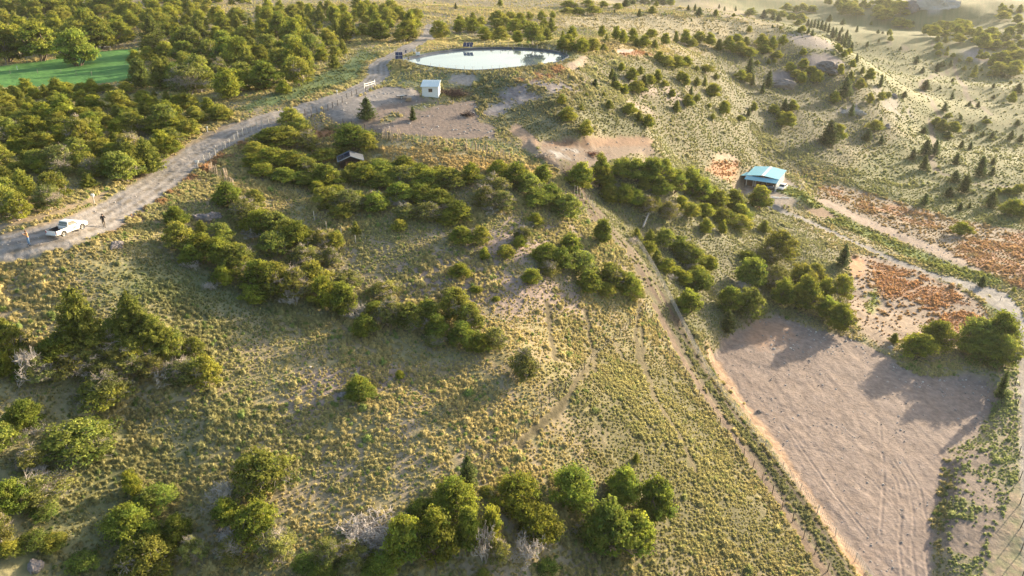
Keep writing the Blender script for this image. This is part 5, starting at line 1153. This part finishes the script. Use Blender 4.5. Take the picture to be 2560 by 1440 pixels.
fence('paddock_fence', 'fence running down from the track corner across the tussock field', zz(875, 750, 2.994, [(2185,130),(2160,128),(2130,150),(2095,185),(2060,228),(2018,270),(1975,305),(1930,345),(1895,380),(1850,425),(1800,470),(1755,520),(1705,570),(1660,620),(1610,675),(1550,725),(1493,775),(1435,835),(1375,900),(1310,965),(1233,1035),(1165,1090),(1090,1160),(995,1235),(900,1300)]), 1.25, .045, WOODK, 4)
fence('track_fence', 'dark post fence on the left side of the dirt track', zz(875, 750, 2.994, [(2210,80),(2265,140),(2295,210),(2340,310),(2375,385),(2415,445),(2460,515),(2510,570)]) + zz(1700, 960, Z1, [(90,30),(140,95),(190,160),(243,235),(295,312),(350,390),(407,455),(475,545),(540,630),(612,720),(685,820),(760,925),(835,1030),(918,1150),(1003,1265),(1098,1395)]), 1.35, .05, WOODK, 5)
fence('netting_fence', 'pale netting fence on the right side of the dirt track', [(1586,600),(1625,660),(1662,725),(1700,800),(1740,880),(1790,962),(1850,1042),(1920,1128),(1990,1215),(2060,1305),(2130,1395),(2190,1470)], 1.4, .05, WOODP, 8, True, gap=3.6, wr=.017, wm=WOODP)
fence('wire_fence', 'short run of pale poles at the top of the dirt track', zz(1400, 380, Z2, [(165,480),(200,500),(232,515),(262,535),(300,570),(330,605),(365,655),(380,700)]), 1.7, .05, WOODP, 3)
fence('edge_fence', 'leaning post fence along the farm road at the right edge', [(2538,960),(2542,1020),(2545,1080),(2547,1140),(2549,1200),(2550,1260),(2551,1320),(2552,1380),(2553,1450)], 1.7, .05, WOODK, 3, lean=.06)
fence('farm_fence', 'fence below the narrow farm road beside the rusty lot', [(1953,522),(2030,575),(2105,612),(2180,642),(2232,658),(2300,680),(2360,702),(2430,728),(2500,752)], 1.2, .05, WOOD, 3, gap=6)
fence('farm_fence', 'fence above the narrow farm road beside the upper lot', [(2020,492),(2080,530),(2150,572),(2200,590),(2270,622),(2340,658),(2420,692),(2490,718),(2555,760)], 1.2, .05, WOOD, 3, gap=6)
fence('farm_fence', 'short fence between the rusty lot and the bare field', [(2162,812),(2203,828),(2282,860),(2330,868)], 1.3, .06, WOOD, 2)
fence('lawn_fence', 'fence on the far side of the green lawn', [(-40,166),(60,158),(140,146),(230,132),(345,112)], 1.2, .05, WOODP, 3, gap=5)
fence('lawn_fence', 'low wire fence across the front of the green lawn', [(-40,188),(60,184),(140,182),(230,190)], 1.1, .04, WOOD, 2, gap=6)
fence('wire_fence', 'fence along the upper gravel road before the wood', [(866,148),(905,140),(960,128),(1000,112),(1040,94),(1078,76)], 1.2, .05, WOODP, 3, gap=5)
fence('field_fence', 'few white posts and a wire above the tussock slope', zz(800, 400, Z1, [(-40,450),(50,525),(160,575),(268,625)]), 1.4, .05, WOODP, 2)
def marker(px, py, h, r, m, label, cap=None, name='marker_post'):
    p = at(px, py); t = empty(name, p); tag(t, label, 'post')
    bm = bmesh.new(); add_cyl(bm, (0, 0, -.3), (0, 0, h), r, r * .9, 8); bm_obj('shaft', bm, m, t)
    if cap: bm = bmesh.new(); add_box(bm, (0, 0, h), cap); bm_obj('head', bm, WALLW, t, bevel=.02)
marker(236, 508, 1.1, .07, WOODP, 'pale post with white box on the road verge near the pickup', (.35, .3, .3))
marker(148, 509, 1.7, .05, WOOD, 'thin tall pole at the edge of the thicket by the road')
marker(519, 330, .8, .06, WALLW, 'short white marker post where the side track meets the road', (.22, .1, .3))
marker(843, 236, .7, .06, WALLW, 'short white marker post on the grass left of the upper road', (.25, .1, .28))
marker(495, 421, 1.1, .08, WALLW, 'white post with a board at the near end of the road fence', (.6, .08, .35))
marker(44, 175, .9, .05, WALLW, 'white stake on the verge at the far left of the lawn', (.2, .1, .2))
p0, p1 = at(912, 221), at(938, 214)
t = empty('white_gate', p0, frame_yaw(p0, p1)); tag(t, 'low white board gate in the road fence above the yard', 'gate'); Lg = float(np.linalg.norm((p1 - p0)[:2]))
for zz_ in (.45, .85): bm = bmesh.new(); add_box(bm, (Lg / 2, 0, zz_), (Lg, .04, .10)); bm_obj('board', bm, WALLW, t)
for x in (0, Lg): bm = bmesh.new(); add_box(bm, (x, .08, .5), (.12, .1, 1.3)); bm_obj('post', bm, WALLW, t)

# ---------------------------------------------------------------- dry flower stalks
def stalk_me(seed):
    r = np.random.default_rng(seed); segs = []
    for k in range(3):
        a = r.random() * 6.28; b = np.array([math.cos(a), math.sin(a), 0]) * .12 * k; h = 1.5 + .5 * r.random(); tp = b + np.array([r.normal() * .08, r.normal() * .08, h])
        segs += [(b, b + (tp - b) * .55, .018, .02), (b + (tp - b) * .55, b + (tp - b) * .8, .05, .055), (b + (tp - b) * .8, tp, .05, .02)]
        for _ in range(3): u_ = .15 + .4 * r.random(); q = b + (tp - b) * u_; segs.append((q, q + np.array([r.normal() * .14, r.normal() * .14, -.05]), .02, .008))
    return tubes(segs, 5)
STALKM = mat('dry_stalk', (.50, .40, .30), .9, noise=.2)
SM = [mesh_np('dry_stalk', *stalk_me(s), mat=STALKM) for s in range(3)]
CLU = [('along the lower yard fence', zz(800, 0, Z1, [(465,1030),(482,1034),(500,1036),(525,1040),(540,1044),(575,1040),(600,1044),(760,1070),(815,1088),(838,1090),(885,1090),(950,1100),(992,1100),(1080,1120),(1097,1126),(1155,1126),(1130,1134),(1175,1142),(1215,1140),(1240,1150),(1262,1160),(1288,1158),(1320,1178),(1345,1188),(1370,1196),(1412,1200)])),
 ('below the road fence', zz(0, 0, Z1, [(1560,1290),(1582,1300),(1600,1315),(1622,1330),(1650,1345),(1672,1350),(1692,1365),(1720,1385),(1745,1402),(1700,1340)]))]
for w_lab, pts in CLU:
    pts = sorted(pts)
    for k, (x, y) in enumerate(pts):
        p = at(x, y); o = link('dry_stalk', SM[k % 3]); o.location = p; o.rotation_euler = (0, 0, k * 1.7); o.scale = (1, 1, .8 + .05 * (k * 7 % 9))
        pos = 'leftmost' if k == 0 else 'rightmost' if k == len(pts) - 1 else None
        pos = pos or (['', 'first', 'second', 'third', 'fourth', 'fifth', 'sixth', 'seventh', 'eighth', 'ninth', 'tenth', 'eleventh', 'twelfth'][k + 1] + ' from left' if k < 12 else ['', 'first', 'second', 'third', 'fourth', 'fifth', 'sixth', 'seventh', 'eighth', 'ninth', 'tenth', 'eleventh', 'twelfth', 'thirteenth', 'fourteenth'][len(pts) - k] + ' from right')
        tag(o, f"dry brown flower stalk, {pos}, {w_lab}", 'dry stalk', 'dry flower stalks ' + w_lab)

# ---------------------------------------------------------------- rocks
from mathutils import noise as mnoise
def rock(px, py, w, d, h, label, m=ROCKM, seed=0, name='boulder'):
    bm = bmesh.new(); bmesh.ops.create_icosphere(bm, subdivisions=4, radius=1)
    for v in bm.verts:
        q = v.co * 1.1 + Vector((seed * 7.1, 3.3, seed)); k = 1 + .42 * mnoise.noise(q) + .16 * mnoise.noise(q * 2.7) + .06 * mnoise.noise(q * 7)
        k -= .12 * (mnoise.cell(q * 1.7) if hasattr(mnoise, 'cell') else 0)
        v.co = Vector((v.co.x * w / 2 * k, v.co.y * d / 2 * k, v.co.z * h * k * .9))
    o = bm_obj(name, bm, m, smooth=False); p = at(px, py); o.location = (p[0], p[1], p[2] - .12 * h); o.rotation_euler = (0, 0, seed * 1.3)
    tag(o, label, 'rock'); return o
for i, a in enumerate([(293,616,1.9,1.3,.75,'grey boulder on the slope just right of the pickup'),(500,548,3.2,1.6,.9,'left grey rock outcrop at the top of the diagonal grove'),(530,545,2.6,1.5,.9,'right grey rock outcrop at the top of the diagonal grove'),
  (87,1418,1.6,1.1,.7,'lone grey boulder in the lower left corner'),(862,990,1.6,1.2,.5,'dark flat rock left of the round shrub on the slope'),(2226,872,1.3,1.1,.8,'pale rounded boulder between rusty lot and bare field'),
  (1898,1030,.8,.6,.4,'dark stone at the left edge of the bare field'),(2217,318,3.2,2.2,1.5,'grey boulder beside the round bush on the hillside'),(2145,282,5.5,3,1.3,'pale outcrop beside the hillside conifer'),(2112,280,4,2.5,.9,'low pale outcrop left of the hillside conifer'),
  (2062,168,15,7,2.8,'long rock dome below the ridge conifers'),(1945,212,11,6,2.6,'rounded rock face beside the tall hillside conifer'),(2235,240,5,3,1.2,'grey ledge at the foot of the ridge slope'),(2340,18,44,16,13,'pale rocky cliff on the far valley side'),(2290,22,30,14,9,'lower left end of the far rocky cliff')]):
    rock(*a[:5], a[5], ROCKP if 'pale' in a[5] else ROCKM, i + 1)
# countless stones on the bare ground
def stone_me(s):
    bm = bmesh.new(); bmesh.ops.create_icosphere(bm, subdivisions=2, radius=.5)
    for v in bm.verts: v.co *= 1 + .35 * mnoise.noise(v.co * 2.2 + Vector((s, s, s)))
    me = bpy.data.meshes.new('stone'); bm.to_mesh(me); bm.free(); me.materials.append(STONE); return loose(me)
STONE = attr_mat('stones', attr='tint', instancer=True, var=.2, vscale=3)
ST = [stone_me(s) for s in range(4)]
def stones():
    pts = []
    for pxs, n in ((PAD_PX, 2600), (YARD_PX, 700), (TERR_PX, 500), ([(2128,660),(2200,700),(2300,860),(2200,860)], 500), ([(2060,490),(2330,600),(2450,690),(2300,640)], 700), ([(0,600),(250,520),(600,320),(640,330),(330,520),(0,640)], 500), ([(600,940),(1000,880),(1000,1010),(640,1000)], 160)):
        P = poly(pxs); x0, y0 = P[:, 0].min(), P[:, 1].min(); x1, y1 = P[:, 0].max(), P[:, 1].max()
        x = RNG.uniform(x0, x1, n * 2); y = RNG.uniform(y0, y1, n * 2); k = (sdist(x, y, P) < -.2) & (fbm(x / 3, y / 3, 60, 2) > .42)
        pts.append(np.c_[x[k], y[k]][:n])
    P = np.concatenate(pts); n = len(P); s = .05 + .22 * RNG.random(n) ** 5; g = .22 + .35 * RNG.random((n, 1)); col = g * np.array([[1, .93, .86]])
    s = s * np.where(np.hypot(P[:, 0], P[:, 1]) > 120, 1.5, 1)
    scatter('scattered_stones', np.c_[P, height(P[:, 0], P[:, 1])], RNG.random(n) * 6.28, np.stack([s * 1.3, s, s * .8], 1), col, ST, 'countless small stones strewn over the bare dirt', 'stones')
stones()
# brush and root piles
def pile(px, py, w, h, m, label, seed, n=160):
    r = np.random.default_rng(seed); segs = []
    for k in range(n):
        c_ = np.array([r.normal() * w * .25, r.normal() * w * .14, abs(r.normal()) * h * .4 + .05]); d = r.normal(size=3); d[2] *= .45; d /= np.linalg.norm(d); L = w * .12 * (.6 + r.random())
        segs.append((c_ - d * L, c_ + d * L, .035, .015))
    V_, F_ = tubes(segs, 4); p = at(px, py); o = link('branch_pile', mesh_np('branch_pile', V_, F_, m), loc=p); tag(o, label, 'branch pile')
pile(1168, 290, 2.6, .9, CHAR, 'dark tangle of charred roots on the dirt yard', 1)
pile(1128, 238, 6.5, 1.3, mat('purple_brown_brush', (.10, .065, .055), .95, noise=.4), 'long heap of purple brown brush right of the white hut', 2, 420)
pile(1355, 392, 3.2, .8, TWIG, 'heap of dry branches at the left end of the dirt terrace', 3)
pile(1480, 388, 4.0, .6, mat('rusty_brush', (.26, .13, .08), .95, noise=.3), 'rusty dry brush lying at the back of the dirt terrace', 4)
pile(930, 1330, 4.5, 1.0, TWIG_W, 'bleached fallen branches left of the bottom grove', 5, 220)
# fallen grey trunk in the grove right of the track
a, b = at(1607, 572), at(1632, 522); segs = []; n = 7; z = .35
for k in range(n):
    f0, f1 = k / n, (k + 1) / n; q0 = a + (b - a) * f0; q1 = a + (b - a) * f1
    segs.append((np.array(q0) + [0, 0, z + .9 * f0], np.array(q1) + [0, 0, z + .9 * f1], .19 - .10 * f0, .19 - .10 * f1))
for k in range(7): f = .4 + .08 * k; q = a + (b - a) * f + [0, 0, z + .9 * f]; segs.append((q, q + RNG.normal(size=3) * [.7, .7, .4] + [0, 0, .4], .05, .02))
V_, F_ = tubes([(s[0] - a, s[1] - a, s[2], s[3]) for s in segs], 9); o = link('fallen_trunk', mesh_np('fallen_trunk', V_, F_, TWIG_W, smooth=True), loc=a); tag(o, 'long grey fallen tree trunk lying between groves right of the track', 'fallen tree')
# yard clutter by the hut
p = at(1004, 246); t = empty('flat_trailer', p, R(8)); tag(t, 'low dark flat trailer with pale boards left of the white hut', 'trailer')
bm = bmesh.new(); add_box(bm, (0, 0, .5), (2.2, 1.2, .1)); bm_obj('deck', bm, BEDLINER, t)
bm = bmesh.new()
for k in range(4): add_box(bm, (-.2 + .05 * k, -.4 + .26 * k, .58), (1.6, .2, .05), rz=.06 * k)
bm_obj('board', bm, WOODP, t)
bm = bmesh.new(); add_cyl(bm, (1.1, 0, .45), (2.0, 0, .4), .04); bm_obj('drawbar', bm, STEEL, t)
for s in (-1, 1): wheel(t, 0, s * .66, .28, .16)
p = at(1021, 252); bm = bmesh.new()
for k in range(5): add_box(bm, (.05 * k, 0, .08 + .13 * k), (1.1 - .04 * k, .8, .09), rz=.08 * k)
o = bm_obj('pallet_stack', bm, mat('raw_timber', (.42, .30, .2), .85, noise=.2)); o.location = p; tag(o, 'short stack of raw timber beside the flat trailer', 'timber stack')

# ---------------------------------------------------------------- people: one skinned body, coloured by where the clothes lie
def person(name, loc, yaw, label, joints, colours, hair):
    """joints: dict of named points (m); radii fixed; body grown along them"""
    J = {k: Vector(v) for k, v in joints.items()}
    Rd = dict(pelvis=.145, waist=.125, chest=.155, neckb=.085, neck=.055, headb=.075, head=.098, crown=.075,
              shL=.075, shR=.075, elL=.046, elR=.046, wrL=.030, wrR=.030, paL=.034, paR=.034,
              hiL=.100, hiR=.100, knL=.066, knR=.066, anL=.043, anR=.043, heL=.045, heR=.045, toL=.036, toR=.036)
    E = [('pelvis','waist'),('waist','chest'),('chest','neckb'),('neckb','neck'),('neck','headb'),('headb','head'),('head','crown')]
    for s in 'LR': E += [('neckb','sh'+s),('sh'+s,'el'+s),('el'+s,'wr'+s),('wr'+s,'pa'+s),('pelvis','hi'+s),('hi'+s,'kn'+s),('kn'+s,'an'+s),('an'+s,'he'+s),('he'+s,'to'+s)]
    names = ['pelvis'] + [k for k in J if k != 'pelvis']; V = [J[k] for k in names]; rad = [Rd[k] for k in names]; idx = {k: i for i, k in enumerate(names)}
    edges = [(idx[a], idx[b]) for a, b in E]
    for s in 'LR':              # five fingers from each palm
        pa = J['pa' + s]; d = (pa - J['wr' + s]).normalized(); side = d.cross(Vector((0, 0, 1))); side = side.normalized() if side.length > .1 else Vector((1, 0, 0)); curl = d.cross(side)
        for k, ln in enumerate((.060, .074, .080, .074, .058)):
            off = side * (k - 2) * .019; dd = d if k else (d * .6 + side * -.8).normalized()
            st = pa + off * .9 + (d * .03 if k else d * -.01); m_ = st + dd * ln * .55; e = m_ + (dd * .8 + curl * .6).normalized() * ln * .45
            i0 = len(V); V += [st, m_, e]; rad += [.011, .0095, .008]; edges += [(idx['pa' + s], i0), (i0, i0 + 1), (i0 + 1, i0 + 2)]
    me = bpy.data.meshes.new(name); me.from_pydata(V, edges, []); tmp = bpy.data.objects.new('tmp', me); COL.objects.link(tmp)
    md = tmp.modifiers.new('skin', 'SKIN'); md.use_smooth_shade = True
    for i, r_ in enumerate(rad):
        sv = me.skin_vertices[0].data[i]; k = names[i] if i < len(names) else ''
        sv.radius = (r_ * (1.25 if k in ('chest', 'waist', 'pelvis') else 1), r_ * (.85 if k in ('chest', 'waist', 'pelvis') else 1))
    me.skin_vertices[0].data[0].use_root = True
    sb = tmp.modifiers.new('sub', 'SUBSURF'); sb.levels = 2; sb.render_levels = 2
    dg = bpy.context.evaluated_depsgraph_get(); m2 = bpy.data.meshes.new_from_object(tmp.evaluated_get(dg)); bpy.data.objects.remove(tmp); m2.name = name
    for m_ in colours: m2.materials.append(m_)
    wrz = {s: (J['wr' + s], J['el' + s]) for s in 'LR'}; hz = J['pelvis'].z + .03; nz = J['neck']
    for f in m2.polygons:
        c_ = f.center; k = 0
        if c_.z < hz: k = 1
        if c_.z < .10: k = 3
        if (c_ - J['head']).length < .19 or (c_.z > nz.z and (c_ - nz).length < .14): k = 2
        for s in 'LR':
            w, e = wrz[s]
            if (c_ - w).dot((w - e).normalized()) > 0 and (c_ - w).length < .26: k = 2
        f.material_index = k
    t = link(name, m2); t.location = loc; t.rotation_euler = (0, 0, yaw); tag(t, label, 'person')
    H = J['head']; fw = (J['toL'] - J['heL'] + J['toR'] - J['heR']); fw.z = 0; fw.normalize(); fw = Vector(joints.get('_', (0, 0, 0))) or fw
    bm = bmesh.new(); bmesh.ops.create_uvsphere(bm, u_segments=16, v_segments=10, radius=.112, matrix=Matrix.Translation(H + Vector((0, 0, .02)) - fw * .02))
    bmesh.ops.delete(bm, geom=[v for v in bm.verts if (v.co - H).dot(fw) > .045 and v.co.z < H.z + .06 or v.co.z < H.z - .07], context='VERTS'); bm_obj('hair', bm, hair, t, smooth=True)
    bm = bmesh.new(); sd = fw.cross(Vector((0, 0, 1)))
    add_cyl(bm, H + fw * .085 + Vector((0, 0, .005)), H + fw * .122 - Vector((0, 0, .02)), .014, .018, 6)      # nose
    for s in (-1, 1): add_cyl(bm, H + sd * s * .09, H + sd * s * .112, .028, .02, 8)                      # ears
    bm_obj('nose_and_ears', bm, colours[2], t, smooth=True)
    bm = bmesh.new()
    for s in (-1, 1): bmesh.ops.create_uvsphere(bm, u_segments=8, v_segments=6, radius=.012, matrix=Matrix.Translation(H + fw * .092 + sd * s * .034 + Vector((0, 0, .022))))
    add_box(bm, H + fw * .098 - Vector((0, 0, .045)), (.045, .012, .010), rz=math.atan2(sd.y, sd.x)); bm_obj('eyes_and_mouth', bm, hair, t)
    return t
SKIN = mat('skin', (.50, .30, .21), .6, noise=.05); DENIM = mat('blue_jeans', (.14, .25, .42), .85, noise=.15, nscale=20); TAN = mat('tan_jacket', (.55, .30, .15), .85, noise=.12, nscale=14)
BLACKC = mat('black_clothes', (.02, .02, .022), .85); KHAKI = mat('khaki_trousers', (.16, .13, .10), .85); SHOE = mat('dark_shoes', (.03, .03, .035), .7)
HAIRB = mat('brown_hair', (.16, .09, .05), .7); HAIRK = mat('black_hair', (.015, .012, .01), .6)
p = at(74, 613)
person('person', p, R(150), 'person in tan jacket and blue jeans with hands raised, standing behind the pickup',
 dict(pelvis=(0,0,.96), waist=(0,.0,1.12), chest=(0,.01,1.34), neckb=(0,0,1.50), neck=(0,.0,1.56), headb=(0,.02,1.62), head=(0,.03,1.68), crown=(0,.02,1.76),
  shL=(-.19,.0,1.46), elL=(-.30,.16,1.24), wrL=(-.12,.34,1.42), paL=(-.07,.38,1.49), shR=(.19,.0,1.46), elR=(.30,.16,1.24), wrR=(.12,.34,1.42), paR=(.07,.38,1.49),
  hiL=(-.10,0,.90), knL=(-.13,.03,.50), anL=(-.15,-.02,.10), heL=(-.15,-.04,.045), toL=(-.17,.16,.04), hiR=(.10,0,.90), knR=(.14,.02,.50), anR=(.17,-.02,.10), heR=(.17,-.04,.045), toR=(.20,.16,.04)), [TAN, DENIM, SKIN, SHOE], HAIRB)
p = at(262, 569)
person('person', p, R(20), 'person in black top and dark trousers walking on the verge ahead of the pickup',
 dict(pelvis=(0,0,.93), waist=(0,.05,1.08), chest=(0,.14,1.28), neckb=(0,.20,1.43), neck=(0,.23,1.49), headb=(0,.26,1.54), head=(0,.28,1.60), crown=(0,.28,1.68),
  shL=(-.19,.18,1.39), elL=(-.26,.10,1.13), wrL=(-.24,.30,.98), paL=(-.23,.36,.93), shR=(.19,.18,1.39), elR=(.27,.22,1.12), wrR=(.22,.42,1.12), paR=(.18,.48,1.12),
  hiL=(-.10,0,.87), knL=(-.11,.20,.52), anL=(-.11,.16,.10), heL=(-.11,.13,.045), toL=(-.12,.33,.04), hiR=(.10,0,.87), knR=(.11,-.02,.50), anR=(.11,-.26,.14), heR=(.11,-.30,.09), toR=(.12,-.12,.04)), [BLACKC, KHAKI, SKIN, SHOE], HAIRK)

# ---------------------------------------------------------------- the thin evening haze
mz = bpy.data.materials.new('haze'); mz.use_nodes = True; nt = mz.node_tree; nt.nodes.clear()
out = nt.nodes.new('ShaderNodeOutputMaterial'); pv = nt.nodes.new('ShaderNodeVolumePrincipled')
pv.inputs['Color'].default_value = (.92, .93, .90, 1); pv.inputs['Density'].default_value = .00008; pv.inputs['Anisotropy'].default_value = .3
nt.links.new(pv.outputs[0], out.inputs['Volume'])
bm = bmesh.new(); zt = CAMZ + 14; zb = -40.0
add_box(bm, (0, 0, (zt + zb) / 2), (7200, 7200, zt - zb))
hz = bm_obj('haze', bm, mz); tag(hz, 'thin pale evening haze over the whole valley', 'haze', kind='stuff')
